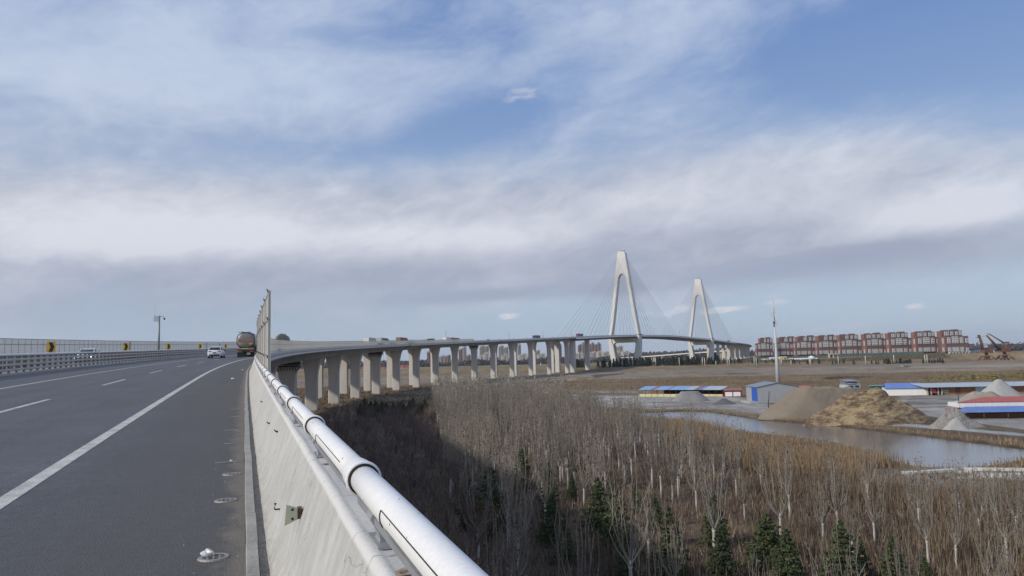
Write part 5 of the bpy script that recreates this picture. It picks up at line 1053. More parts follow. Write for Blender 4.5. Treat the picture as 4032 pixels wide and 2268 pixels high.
# torn green netting at the heap's foot
gn = mat('green_net', (.06, .28, .20), rough=.8, var=.3, scale=5)
for i, (px, py, w) in enumerate(((3128, 1632, 22), (3068, 1615, 6), (3090, 1641, 14))):
    A = on(px, py); m_ = MB(); 
    for k in range(int(w*3)): x = rnd.gauss(0, w*A.y/2912*.4); y = rnd.gauss(0, .5); h = rnd.uniform(.1, .5); m_.quad([(x, y, 0), (x+rnd.uniform(.2, .6), y, .05), (x+rnd.uniform(.1, .5), y+.2, h), (x-.1, y+.2, h*.8)])
    o_ = m_.build('torn_net', gn); o_.location = A; tag(o_, ['wide strip of torn green netting at the foot of the brown sand heap', 'small scrap of green netting near the leaning pole', 'loose piece of green netting on the bank'][i], 'netting')
# pale concrete edge along the far bank
for i, (a, b_) in enumerate((((3560, 1868), (3760, 1858)), ((3800, 1852), (4090, 1856)))):
    A = on(*a); Bq = on(*b_); rz, W = frame(A, Bq); o_ = MB().box((W/2, 0, .15), (W, .9, .3)).build('concrete_slab', mat('pale_slab', (.55, .53, .47), rough=.9, scale=1, var=.15)); o_.location = A; o_.rotation_euler = (0, 0, rz); tag(o_, ['short pale concrete edge lying on the near bank of the pond', 'longer pale concrete edge by the pond near the right frame edge'][i], 'slab')
# ---------------------------------------------------------------- vegetation
def tubes_np(segs, nside=3):
    """segs: list of (p0, p1, r0, r1) -> verts, faces"""
    P0 = np.array([s_[0] for s_ in segs]); P1 = np.array([s_[1] for s_ in segs]); r0 = np.array([s_[2] for s_ in segs]); r1 = np.array([s_[3] for s_ in segs])
    d = P1-P0; d = d/(np.linalg.norm(d, axis=1, keepdims=True)+1e-9); up = np.where(np.abs(d[:, 2:3]) > .9, np.array([[1., 0, 0]]), np.array([[0, 0, 1.]]))
    a = np.cross(d, up); a /= np.linalg.norm(a, axis=1, keepdims=True); b = np.cross(a, d); V = []; n = len(segs)
    for P, r in ((P0, r0), (P1, r1)):
        for k in range(nside): t_ = 2*np.pi*k/nside; V.append(P+(a*np.cos(t_)+b*np.sin(t_))*r[:, None])
    V = np.stack(V, 1).reshape(-1, 3); base = np.arange(n)[:, None]*2*nside; Fq = []
    for k in range(nside): k2 = (k+1) % nside; Fq.append(np.concatenate([base+k, base+k2, base+nside+k2, base+nside+k], 1))
    return V, np.concatenate(Fq, 0)
def leaf_quads(C, size, rs, flat=False):
    n = len(C); a = rs.randn(n, 3); a /= np.linalg.norm(a, axis=1, keepdims=True); b = rs.randn(n, 3); b -= (a*b).sum(1, keepdims=True)*a; b /= np.linalg.norm(b, axis=1, keepdims=True)
    s_ = (size*(.6+.8*rs.rand(n)))[:, None] if np.ndim(size) else size*(.6+.8*rs.rand(n))[:, None]
    V = np.stack([C-a*s_-b*s_*.5, C+a*s_-b*s_*.5, C+a*s_+b*s_*.5, C-a*s_+b*s_*.5], 1).reshape(-1, 3); i = np.arange(n)[:, None]*4; return V, np.concatenate([i, i+1, i+2, i+3], 1)
barkw = mat('pale_bark', (.55, .53, .48), rough=.9, scale=2.5, c2=(.34, .31, .27), fine=.2, fscale=20, aniso=(1, 1, .5)); twig = mat('grey_twig', (.165, .14, .115), rough=.9, scale=.35, c2=(.37, .335, .28)); twigd = mat('brown_twig', (.165, .115, .09), rough=.9, scale=.7, c2=(.23, .175, .14)); dryleaf = mat('dry_leaf', (.11, .08, .055), rough=.9, scale=2, c2=(.17, .125, .08))
def poplar_geo(seed, H, nsh=13, ntw=4, lo=False):
    rs = np.random.RandomState(seed); segs = []; tips = []; th = 2.1+rs.rand()*.5; k_ = 2 if lo else 4
    for i in range(nsh):
        an = rs.rand()*6.283; sp_ = rs.rand()**.7; h = H*(.72+.28*rs.rand())*(1-.15*sp_); rmax = (.35+1.05*sp_)*(H/9)
        pts = []
        for q in range(k_+1):
            f_ = q/k_; rad = rmax*(1-math.exp(-f_*4.0))*(1+.15*rs.randn()*f_); pts.append(np.array([rad*math.cos(an)+.05*rs.randn(), rad*math.sin(an)+.05*rs.randn(), th+(h-th)*f_]))
        r_ = .040+.024*rs.rand()
        for q in range(k_): segs.append((pts[q], pts[q+1], r_*(1-.8*q/k_), r_*(1-.8*(q+1)/k_)+.004))
        tips.append(pts[-1])
        for w in range(ntw):
            f_ = .12+.85*rs.rand(); q = min(int(f_*k_), k_-1); p = pts[q]+(pts[q+1]-pts[q])*(f_*k_-q); L_ = (1.6-f_)*(.55+.6*rs.rand()); a2 = rs.rand()*6.283; e = p+np.array([.33*L_*math.cos(a2), .33*L_*math.sin(a2), L_]); e[2] = min(e[2], H)
            segs.append((p, e, .013, .005)); tips.append(e)
            if not lo:
                m_ = p+(e-p)*.5; a3 = rs.rand()*6.283; segs.append((m_, m_+np.array([.2*math.cos(a3), .2*math.sin(a3), .45+.3*rs.rand()]), .009, .004))
    V, Fq = tubes_np(segs, 3)
    tp = np.array(tips); tp = tp[tp[:, 2] > H*.45]; tp = np.repeat(tp, 1 if lo else 2, 0); C = tp+rs.randn(len(tp), 3)*np.array([.10, .10, .35])-np.array([0, 0, .35])
    return V, Fq, C, th, rs
def poplar(seed, H):
    V, Fq, C, th, rs = poplar_geo(seed, H); LV, LF = leaf_quads(C, .07, rs); n = len(V)
    crown = npmesh('crown', np.concatenate([V, LV]), np.concatenate([Fq, LF+n]), np.concatenate([np.zeros(len(Fq)), np.ones(len(LF))])); crown.materials.append(twig); crown.materials.append(dryleaf)
    tr = MB(); tr.tube([(0, 0, -.3), (.03, .02, th*.5), (0, 0, th-.15), (0, 0, th)], [.13, .105, .10, .15], 8); tr.tube([(0, 0, th), (0, 0, th+.35)], [.15, .06], 6); trunk = tr.mesh('trunk'); trunk.materials.append(barkw)
    return trunk, crown
PV = [poplar(11+i, h) for i, h in enumerate((9.2, 8.4, 10.0, 8.8, 9.6, 7.8))]
def tree(name, loc, rz, sc_, trunk, crown, label, cat, group, szc=1.0):
    t_ = thing(name, label, cat, loc, rz, group); t_.scale = (sc_*szc, sc_*szc, sc_)
    for nm, me in (('trunk', trunk), ('crown', crown)):
        o = bpy.data.objects.new(nm, me); scene.collection.objects.link(o); o.parent = t_
    return t_
SP = [(1235, 1345, 1172, 1.15, 'dark spruce with a pointed top above the yellowish leafy bush'), (1185, 1330, 1205, 1.1, 'spruce left of the pointed one, half behind the leafy bush'), (1272, 1335, 1235, .9, 'small dark spruce right of the leafy bush'), (1316, 1232, 1128, .95, 'spruce standing alone behind the leafy bush between pale shoots'),
      (1383, 1300, 1160, .8, 'narrow spruce in the gap left of the dense cluster of poplar shoots'), (1392, 1370, 1240, .9, 'spruce partly hidden by the dense cluster of poplar shoots'), (1420, 1420, 1290, .8, 'lower spruce at the foot of the dense poplar cluster'), (1552, 1395, 1215, 1.1, 'tall spruce behind the poplar trunk in the middle foreground'), (1508, 1350, 1200, .9, 'slim spruce just left of the tall middle one'),
      (1586, 1462, 1330, 1.15, 'broad dark spruce at the lower edge of the picture, left of two'), (1690, 1462, 1278, 1.1, 'bright green pointed spruce right of the broad dark one'), (1650, 1330, 1240, .8, 'small spruce behind the bright pointed one'), (1800, 1375, 1240, 1.0, 'spruce behind crossing shoots left of the densest right hand spruces'), (1820, 1470, 1310, 1.0, 'spruce at the lower edge below the crossing shoots'),
      (1935, 1430, 1290, 1.3, 'broad dark spruce with a flat top right of centre'), (1985, 1470, 1330, 1.15, 'spruce leaning against the broad flat topped one'), (2125, 1480, 1310, 1.25, 'pointed green spruce amid the white trunks on the right'), (2085, 1475, 1395, 1.1, 'small bushy spruce at the lower edge left of the pointed green one'), (2252, 1475, 1345, 1.0, 'brownish spruce among the poplar trunks at the lower right'), (2170, 1455, 1350, .9, 'slender spruce just right of the pointed green one'),
      (1440, 1260, 1190, .7, 'small far spruce in the middle of the wood'), (1600, 1290, 1215, .8, 'small spruce deep in the wood, behind the middle trunks'), (1460, 1180, 1120, .7, 'tiny far spruce glimpsed between poplar shoots'), (2330, 1490, 1400, 1.0, 'spruce at the bottom edge near the right corner')]
SPP = [on(q[0]*1.5652, q[1]*1.5652) for q in SP]
# the poplar wood, planted in rough rows
rs = np.random.RandomState(21); pos = []
def wood_left(y): return -3.5-.115*(y-45)
y = 33.0
while y < 265:
    x = -40.0
    while x < 95:
        px_, py_ = x+rs.randn()*.7, y+rs.randn()*.7; x += 3.3 if y < 120 else 3.8
        if px_ < wood_left(py_): continue
        d_ = float(sdist(POND, np.array([px_]), np.array([py_]))[0])
        far_lim = np.interp(px_/py_, [-.12, -.05, .0, .10, .20, .30, .40, .6], [262, 250, 235, 175, 118, 92, 78, 64])
        if d_ > -6 or py_ > far_lim or px_/py_ > .78: continue
        if py_ > 60 and px_/py_ > .3 and rs.rand() < .35: continue
        if py_ < 75 and rs.rand() < (.52 if px_/py_ < .35 else .25): continue
        if px_/py_ > .12 and rs.rand() < .34: continue
        if any((q.x-px_)**2+(q.y-py_)**2 < 2.4**2 or (py_ < q.y and q.y-py_ < 9 and abs(px_/py_-q.x/q.y) < .022 and rs.rand() < .4) for q in SPP): continue
        pos.append((px_, py_))
    y += 3.4 if y < 120 else 4.0
pos.sort(key=lambda p: p[1]); ind = pos[:300]; rest = pos[300:]
for i, (px_, py_) in enumerate(ind):
    k = rs.randint(len(PV)); sc_ = (.80+.26*rs.rand())*(1.0+.15*float(smooth(90, 200, py_)))*(1-.08*float(smooth(.14, .30, px_/py_))-.12*float(smooth(.3, .6, px_/py_)))*(.78+.34*rs.rand() if px_/py_ > .16 else 1)
    tree('poplar_tree', (px_, py_, g1(px_, py_)), rs.rand()*6.28, sc_, PV[k][0], PV[k][1], 'bare poplar with a pale pollarded trunk and upright shoots in the wood beside the viaduct', 'tree', 'bare poplars in the wood beside the viaduct')
LOV = []
for i in range(4):
    V, Fq, C, th, r2 = poplar_geo(90+i, 10.5, 13, 6, True); LV, LF = leaf_quads(C, .13, r2); tV, tF = tubes_np([(np.array([0, 0, -.3]), np.array([0, 0, th]), .14, .12)], 4); V = np.concatenate([V, LV, tV]); Fq = np.concatenate([Fq, LF+len(V)-len(LV)-len(tV), tF+len(V)-len(tV)]); LOV.append((V, Fq))
if rest:
    AV, AF_, off = [], [], 0
    for (px_, py_) in rest:
        V, Fq = LOV[rs.randint(4)]; a = rs.rand()*6.28; s_ = .85+.3*rs.rand(); c_, d_ = math.cos(a), math.sin(a); W_ = V.copy(); W_[:, 0] = (V[:, 0]*c_-V[:, 1]*d_)*s_+px_; W_[:, 1] = (V[:, 0]*d_+V[:, 1]*c_)*s_+py_; W_[:, 2] = V[:, 2]*s_+g1(px_, py_); AV.append(W_); AF_.append(Fq+off); off += len(V)
    tag(obj('far_poplars', npmesh('far_poplars', np.concatenate(AV), np.concatenate(AF_)), twig), 'farther part of the bare poplar wood reaching towards the viaduct piers', 'trees', kind='stuff')
print('poplars', len(ind), len(rest))
# dark low scrub trees in the shade of the viaduct
def scrub_geo(seed, H):
    rs_ = np.random.RandomState(seed); segs = []
    for i in range(3):
        an = rs_.rand()*6.28; p = np.array([.1*math.cos(an), .1*math.sin(an), 0]); e = np.array([H*.18*math.cos(an), H*.18*math.sin(an), H*(.45+.2*rs_.rand())]); segs.append((p, e, .05, .03))
        for j in range(9):
            f_ = .3+.7*rs_.rand(); q = p+(e-p)*f_; a2 = rs_.rand()*6.28; L_ = H*(.2+.25*rs_.rand()); e2 = q+np.array([L_*.55*math.cos(a2), L_*.55*math.sin(a2), L_*.8]); segs.append((q, e2, .022, .01))
            for w in range(5):
                f2 = .3+.7*rs_.rand(); q2 = q+(e2-q)*f2; a3 = rs_.rand()*6.28; l3 = .3+.5*rs_.rand(); segs.append((q2, q2+np.array([l3*.6*math.cos(a3), l3*.6*math.sin(a3), l3*.7]), .010, .005))
    return tubes_np(segs, 3)
SV = []
for i, h in enumerate((4.2, 3.4, 5.0, 3.8)):
    V, Fq = scrub_geo(50+i, h); me = npmesh('crown', V, Fq); me.materials.append(twigd)
    tr = MB().tube([(0, 0, -.2), (0, 0, .7), (.04, 0, 1.4)], [.075, .06, .04], 6).mesh('trunk'); tr.materials.append(mat('dark_bark', (.07, .05, .04), rough=.9)); SV.append((tr, me))
cnt = 0; y = 24.0
while y < 215 and cnt < 290:
    ra = np.interp(y, [0, 60, 120, 180, 240], [2, -19, -35, -50, -56]); x = ra+3
    while x < wood_left(y)+3 and cnt < 290:
        px_, py_ = x+rs.randn()*.8, y+rs.randn()*.8; x += 3.0+.012*y
        if rs.rand() < .12: continue
        k = rs.randint(4); tree('scrub_tree', (px_, py_, g1(px_, py_)), rs.rand()*6.28, .7+.55*rs.rand(), SV[k][0], SV[k][1], 'low dark bare scrub tree growing in the shade beside the viaduct', 'tree', 'dark scrub trees in the shade of the viaduct'); cnt += 1
    y += 3.6
print('scrub', cnt)
# spruces
needle = mat('spruce_needles', (.035, .055, .022), rough=.8, scale=1.6, c2=(.10, .12, .045)); brbark = mat('dark_bark', (.07, .05, .04), rough=.9)
def spruce(seed, H=4.0, wid=1.45, dens=1.0):
    rs_ = np.random.RandomState(seed); segs = []; C = []; S_ = []
    nl = int(15*dens)
    for i in range(nl):
        f_ = i/(nl-1); z = H*(.06+.9*f_); L_ = wid*(1-f_)**.8*(.8+.35*rs_.rand())+.08; nb = int(7-2*f_)+2
        for j in range(nb):
            a = 6.283*(j+rs_.rand()*.7)/nb; L2 = L_*(.75+.4*rs_.rand()); p = np.array([0, 0, z]); e = np.array([L2*math.cos(a), L2*math.sin(a), z-L2*(.16-.3*f_)+.05*rs_.randn()]); segs.append((p, e, .015, .005))
            m = int(14+40*L2); t_ = rs_.rand(m)**.7; side = rs_.randn(m)*.11*(1.25-t_)*(L2/.8+.4); c = p+(e-p)*t_[:, None]; c[:, 0] += -math.sin(a)*side; c[:, 1] += math.cos(a)*side; c[:, 2] += -np.abs(rs_.randn(m))*.05-np.abs(side)*.25+.03; C.append(c)
    C.append(np.array([[0, 0, H*(.93+.08*q/8)] for q in range(8)])); C = np.concatenate(C); V, Fq = tubes_np(segs, 3); LV, LF = leaf_quads(C, .062*H/4, rs_); n = len(V)
    me = npmesh('crown', np.concatenate([V, LV]), np.concatenate([Fq, LF+n]), np.concatenate([np.ones(len(Fq)), np.zeros(len(LF))])); me.materials.append(needle); me.materials.append(brbark)
    tr = MB().tube([(0, 0, -.2), (0, 0, H*.96)], [.075, .012], 6).mesh('trunk'); tr.materials.append(brbark); return tr, me
SPR = [spruce(1), spruce(2, wid=1.15), spruce(3, wid=1.6, dens=1.2)]
for i, (px_, pb, ptp, wd, lb_) in enumerate(SP):
    A = on(px_*1.5652, pb*1.5652); H = (pb-ptp)*1.5652*A.y/2912*.96; tr, me = SPR[i % 3]; tree('spruce_tree', A, rs.rand()*6.28, H/4, tr, me, lb_, 'tree', 'spruces in the poplar wood', wd)
for i in range(13):
    px_ = 902+i*13.5+rs.rand()*6; pb = 1043-.6*i+rs.rand()*8; A = on(px_*1.5652, pb*1.5652); tr, me = SPR[i % 3]
    tree('spruce_tree', A, rs.rand()*6.28, (3.4+rs.rand()*1.6)/4, tr, me, 'small dark spruce in the short row near the viaduct piers', 'tree', 'row of dark spruces near the viaduct piers', 1.15)
# leafy bushes that kept their yellow-brown leaves
yl = mat('yellow_brown_leaf', (.19, .125, .05), rough=.8, scale=3, c2=(.11, .07, .035))
def bush(seed, r_, h_, n, mm, sz, name, label, cat, loc):
    rs_ = np.random.RandomState(seed); d = rs_.randn(n, 3); d /= np.linalg.norm(d, axis=1, keepdims=True); cl = rs_.randn(14, 3)*np.array([r_*.45, r_*.45, h_*.22])+np.array([0, 0, h_*.55]); C = cl[rs_.randint(14, size=n)]+d*(rs_.rand(n, 1)**.5)*np.array([r_*.38, r_*.38, h_*.24]); C[:, 2] = np.clip(C[:, 2], .1, h_)
    LV, LF = leaf_quads(C, sz, rs_); segs = [(np.array([0, 0, 0]), c, .03, .01) for c in cl]; V, Fq = tubes_np(segs, 3)
    b_ = thing(name, label, cat, loc); me = npmesh('foliage', LV, LF); obj('foliage', me, mm, b_); obj('branches', npmesh('branches', V, Fq), twigd, b_); return b_
A = on(1222*1.5652, 1345*1.5652); bush(3, 1.7, 3.4, 1500, yl, .075, 'leafy_bush', 'bush with yellow brown leaves in front of dark spruces in the shade', 'bush', A+Vector((0, -1.2, 0)))
A = on(1300*1.5652, 1270*1.5652); bush(4, 1.2, 2.6, 500, yl, .07, 'leafy_bush', 'smaller yellowish bush right of the pointed spruce', 'bush', A)
pg = mat('purple_grey_twig', (.13, .11, .12), rough=.9, var=.2)
for i, (px_, pb, r_, h_) in enumerate(((955, 1062, 2.6, 2.4), (1000, 1070, 2.4, 2.2), (905, 1068, 2.2, 2.0), (1050, 1225, 1.2, 1.6), (940, 1170, 1.4, 1.6), (1025, 1120, 2.0, 2.0))):
    A = on(px_*1.5652, pb*1.5652); bush(20+i, r_, h_, 900, pg, .06, 'grey_bush', 'purplish grey leafless bush in the shade beside the viaduct', 'bush', A)['group'] = 'purplish grey bushes beside the viaduct'
# small pines in front of the pylons
def pine_lo(seed, H):
    rs_ = np.random.RandomState(seed); n = 240; z = rs_.rand(n)**.8*H; r_ = (1-z/H)**.7*H*.26*np.sqrt(rs_.rand(n)); a = rs_.rand(n)*6.28; C = np.stack([r_*np.cos(a), r_*np.sin(a), z+.3], 1); LV, LF = leaf_quads(C, .42, rs_); V, Fq = tubes_np([(np.array([0, 0, -.3]), np.array([0, 0, H*.9]), .15, .03)], 4)
    me = npmesh('pine_tree', np.concatenate([LV, V]), np.concatenate([LF, Fq+len(LV)]), np.concatenate([np.zeros(len(LF)), np.ones(len(Fq))])); me.materials.append(mat('pine_dark', (.022, .035, .022), rough=.8, scale=.3, c2=(.04, .055, .03))); me.materials.append(brbark); return me
PL = [pine_lo(i, 6.5+i*.6) for i in range(5)]
pxl = [2268+rs.rand()*38 for _ in range(12)]+[2340+rs.rand()*500 for _ in range(120)]+[2850+rs.rand()*230 for _ in range(16)]+[3080+rs.rand()*400 for _ in range(18)]+[3480+rs.rand()*110 for _ in range(34)]+[3630+rs.rand()*90 for _ in range(14)]
for px_ in pxl:
    Y = 812+rs.rand()*22-max(0, px_-2900)*.09; v_ = ray(px_, 1420); o = bpy.data.objects.new('pine_tree', PL[rs.randint(5)]); scene.collection.objects.link(o); x_ = v_.x*Y; o.location = (x_, Y, g1(x_, Y)); s_ = (.7+.5*rs.rand())*(.95 if px_ < 2880 else .55); o.scale = (s_*1.2, s_*1.2, s_); o.rotation_euler = (0, 0, rs.rand()*6)
    tag(o, 'small dark pine in the belt of pines in front of the pylons and brick blocks', 'tree', 'dark pines in the belt across the fields')
# far woods
def band(name, label, n, x0, x1, Yf, Yr, h0, h1, mm, sz):
    px_ = x0+(x1-x0)*rs.rand(n); Y = Yf+Yr*rs.rand(n); X_ = px_*0; X_ = np.array([ray(p, 1410).x for p in px_])*Y; zb = G(X_, Y, False); bump = .55+.45*np.abs(np.sin(X_*.011+np.sin(X_*.004)*2))*(.7+.5*rs.rand(n)); h = (h0+(h1-h0)*rs.rand(n))*bump
    C = np.stack([X_, Y, zb+h*rs.rand(n)], 1); LV, LF = leaf_quads(C, sz, rs); tag(obj(name, npmesh(name, LV, LF), mm), label, 'woods', kind='stuff')
fw = mat('far_wood', (.085, .07, .065), rough=.95, scale=.01, c2=(.06, .055, .05)); fw2 = mat('far_wood_green', (.07, .07, .045), rough=.95, var=.2, scale=.02); scr = mat('field_scrub', (.11, .085, .065), rough=.95, scale=.03, c2=(.12, .11, .055)); 
band('far_woods', 'hazy brown woods along the horizon behind the bridges', 22000, 1100, 4500, 2500, 500, 14, 24, fw, 5.0)
band('far_woods', 'dark brown trees behind the distant low bridge', 9000, 2480, 2870, 1950, 120, 14, 26, fw, 2.6); band('far_woods', 'greyish woods behind the cranes at the right edge', 7000, 3700, 4500, 1500, 300, 8, 16, fw, 3.0)
band('far_woods', 'mixed dark growth below the far town', 9000, 1300, 2480, 1850, 150, 6, 16, fw, 3.0)
band('field_scrub', 'brown scrub below the brick blocks and along the pine belt', 16000, 2550, 3760, 825, 120, .8, 3.2, scr, .5); band('field_scrub', 'low greenish scrub near the bulldozer', 3000, 3640, 4200, 330, 60, .6, 2.4, mat('olive_scrub', (.17, .145, .06), rough=.95, var=.2), .35)
# big brown round tree groups behind the second pylon
for i, (px_, yt) in enumerate(((2770, 1388), (2620, 1408), (2660, 1404))):
    A = atY(px_, yt, 1500); z0 = g1(A.x, A.y); H = A.z-z0; bush(70+i, H*.95, H, 700, fw, 1.6, 'round_tree', ['large brown round tree seen between the legs of the second pylon', 'brown round tree under the distant bridge, left of another', 'brown round tree under the distant bridge, just left of the second pylon'][i], 'tree', (A.x, A.y, z0))
# dry grass, reeds and litter of the wood floor
def blades(name, label, X_, Y, h, w, mats_, lean=.25, z=None):
    n = len(X_); zb = G(X_, Y) if z is None else z; a = rs.rand(n)*6.28; dx = np.cos(a)*w/2; dy = np.sin(a)*w/2; lx = rs.randn(n)*lean*h; ly = rs.randn(n)*lean*h
    V = np.stack([np.stack([X_-dx, Y-dy, zb-.05], 1), np.stack([X_+dx, Y+dy, zb-.05], 1), np.stack([X_+lx+dx*.3, Y+ly+dy*.3, zb+h], 1), np.stack([X_+lx-dx*.3, Y+ly-dy*.3, zb+h], 1)], 1).reshape(-1, 3); i = np.arange(n)[:, None]*4
    mi = (rs.rand(n)*len(mats_)).astype(int); me = npmesh(name, V, np.concatenate([i, i+1, i+2, i+3], 1), mi); return tag(obj(name, me, mats_), label, name.replace('_', ' '), kind='stuff')
ga = mat('dry_grass_tan', (.23, .18, .12), rough=.9, var=.2, scale=.3); gb = mat('dry_grass_rust', (.145, .10, .07), rough=.9, var=.2, scale=.3); gc = mat('dry_grass_dark', (.10, .065, .045), rough=.9, var=.2, scale=.3); rd1 = mat('reed_tan', (.30, .22, .13), rough=.85, var=.15, scale=.2); rd2 = mat('reed_orange', (.27, .175, .09), rough=.85, var=.15, scale=.2); rd3 = mat('reed_brown', (.18, .135, .09), rough=.85, var=.15, scale=.2)
n = 150000; Y = 30+190*rs.rand(n)**1.5; az = -.42+1.25*rs.rand(n); X_ = az*Y; dp = sdist(POND, X_, Y); k = (dp < -1.5) & (X_ > np.interp(Y, [0, 60, 120, 180, 240], [2, -19, -35, -50, -56])) & (Y < np.interp(X_/Y, [-.42, 0, .1, .2, .3, .45, .9], [220, 240, 190, 140, 112, 92, 80])) & (lumps(X_, Y, .3)+.35*rs.randn(n) > -.25)
blades('dry_grass', 'dry reddish brown grass and weeds covering the floor of the wood', X_[k], Y[k], .25+.5*rs.rand(k.sum()), .05+.07*rs.rand(k.sum()), [ga, gb, gc, gb])
n = 170000; Y = 48+150*rs.rand(n); az = .0+.75*rs.rand(n); X_ = az*Y; dp = sdist(POND, X_, Y); near = Y < np.interp(X_/Y, [.18, .25, .3, .4, .5, .58, .7], [185, 155, 128, 108, 97, 90, 86]); rub = sdist(RUB, X_, Y) < -.5
k = (dp < -.4) & (dp > -(10+13*np.exp(-((az-.32)/.14)**2))) & near & rub & (az < .47+.06*rs.rand(n))
blades('reeds', 'tall tan and orange reeds along the near bank of the pond', X_[k], Y[k], (1.1+1.0*rs.rand(k.sum()))*(.4+.6*np.clip(-dp[k]/3.5, 0, 1))*(1+.3*lumps(X_[k], Y[k], .5)), .05+.04*rs.rand(k.sum()), [rd1, rd2, rd3], .10)
n = 120000; Y = 40+60*rs.rand(n); az = .08+.75*rs.rand(n); X_ = az*Y; dp = sdist(POND, X_, Y); k = (dp < -2.5) & (sdist(RUB, X_, Y) < -1) & (Y < np.interp(X_/Y, [.05, .2, .3, .45, .9], [100, 100, 95, 88, 80])) & (lumps(X_, Y, .22)+.25*rs.randn(n)+1.1*(az-.42) > .22)
blades('straw_weeds', 'tall straw coloured weeds between the poplar trunks towards the pond', X_[k], Y[k], .7+1.1*rs.rand(k.sum()), .035+.035*rs.rand(k.sum()), [rd3, ga, rd3, gc], .12)
n = 60000; Y = 60+200*rs.rand(n); az = .1+.7*rs.rand(n); X_ = az*Y; dp = sdist(POND, X_, Y); k = (dp < -.5) & (dp > -5) & ~(Y < np.interp(X_/Y, [.18, .25, .3, .4, .5, .58, .7], [185, 155, 128, 108, 97, 90, 86]))
blades('dry_grass', 'strip of dry grass on the far bank of the pond', X_[k], Y[k], .25+.5*rs.rand(k.sum()), .08+.06*rs.rand(k.sum()), [ga, rd1, rd3], .3)
n = 110000; Y = 300+190*rs.rand(n); az = -.05+.85*rs.rand(n); X_ = az*Y; k = (lumps(X_, Y*2, .06)+.4*rs.randn(n) > -.1) & (sdist(STRIP, X_, Y) < -2)
blades('dry_grass', 'dry tan grassland behind the yard sheds', X_[k], Y[k], .25+.5*rs.rand(k.sum()), .12+.1*rs.rand(k.sum()), [mat('field_grass', (.22, .165, .10), rough=.95, var=.2, scale=.05), mat('field_grass_brown', (.16, .12, .08), rough=.95, var=.2, scale=.05)], .3)
n = 40000; Y = 225+230*rs.rand(n); az = -.30+.24*rs.rand(n); X_ = az*Y; k = (lumps(X_, Y, .1)+.3*rs.randn(n) > .0)
blades('dry_grass', 'dry grass on the earth between the viaduct piers', X_[k], Y[k], .3+.5*rs.rand(k.sum()), .2+.2*rs.rand(k.sum()), [ga, gb, rd3], .3)

# ---------------------------------------------------------------- vehicles
tyre = mat('tyre', (.02, .02, .02), rough=.9); rim = mat('rim', (.4, .4, .42), rough=.35, metal=.6); carw = mat('white_car_paint', (.74, .75, .76), rough=.22, var=.02); cglass = mat('car_glass', (.02, .025, .03), rough=.08); redl = mat('tail_lamp', (.35, .02, .02), rough=.3); trim = mat('black_trim', (.02, .02, .022), rough=.5); hl = mat('lit_headlight', (.9, .9, .9), emit=(1, 1, .97, 2.2)); plate = mat('blue_plate', (.05, .12, .35), rough=.4)
def loft(m_, secs, mi=0):
    n = len(secs[0]); V = [p for s_ in secs for p in s_]; return m_.add(V, [(i*n+k, i*n+(k+1) % n, (i+1)*n+(k+1) % n, (i+1)*n+k) for i in range(len(secs)-1) for k in range(n)]+[tuple(range(n))[::-1], tuple(range((len(secs)-1)*n, len(secs)*n))], mi, True)
def wheel(par, x, y, r_=.34, w=.24):
    t_ = MB().lathe([(r_*.55, -w/2), (r_*.95, -w/2), (r_, -w*.3), (r_, w*.3), (r_*.95, w/2), (r_*.55, w/2)], (0, 0, 0), 20, axis='x').mesh('wheel'); o = obj('wheel', t_, tyre, par, (x, y, r_)); MB().lathe([(r_*.6, -w/2-.01), (r_*.6, w/2+.01)], n=14, axis='x').build('rim', rim, o); return o
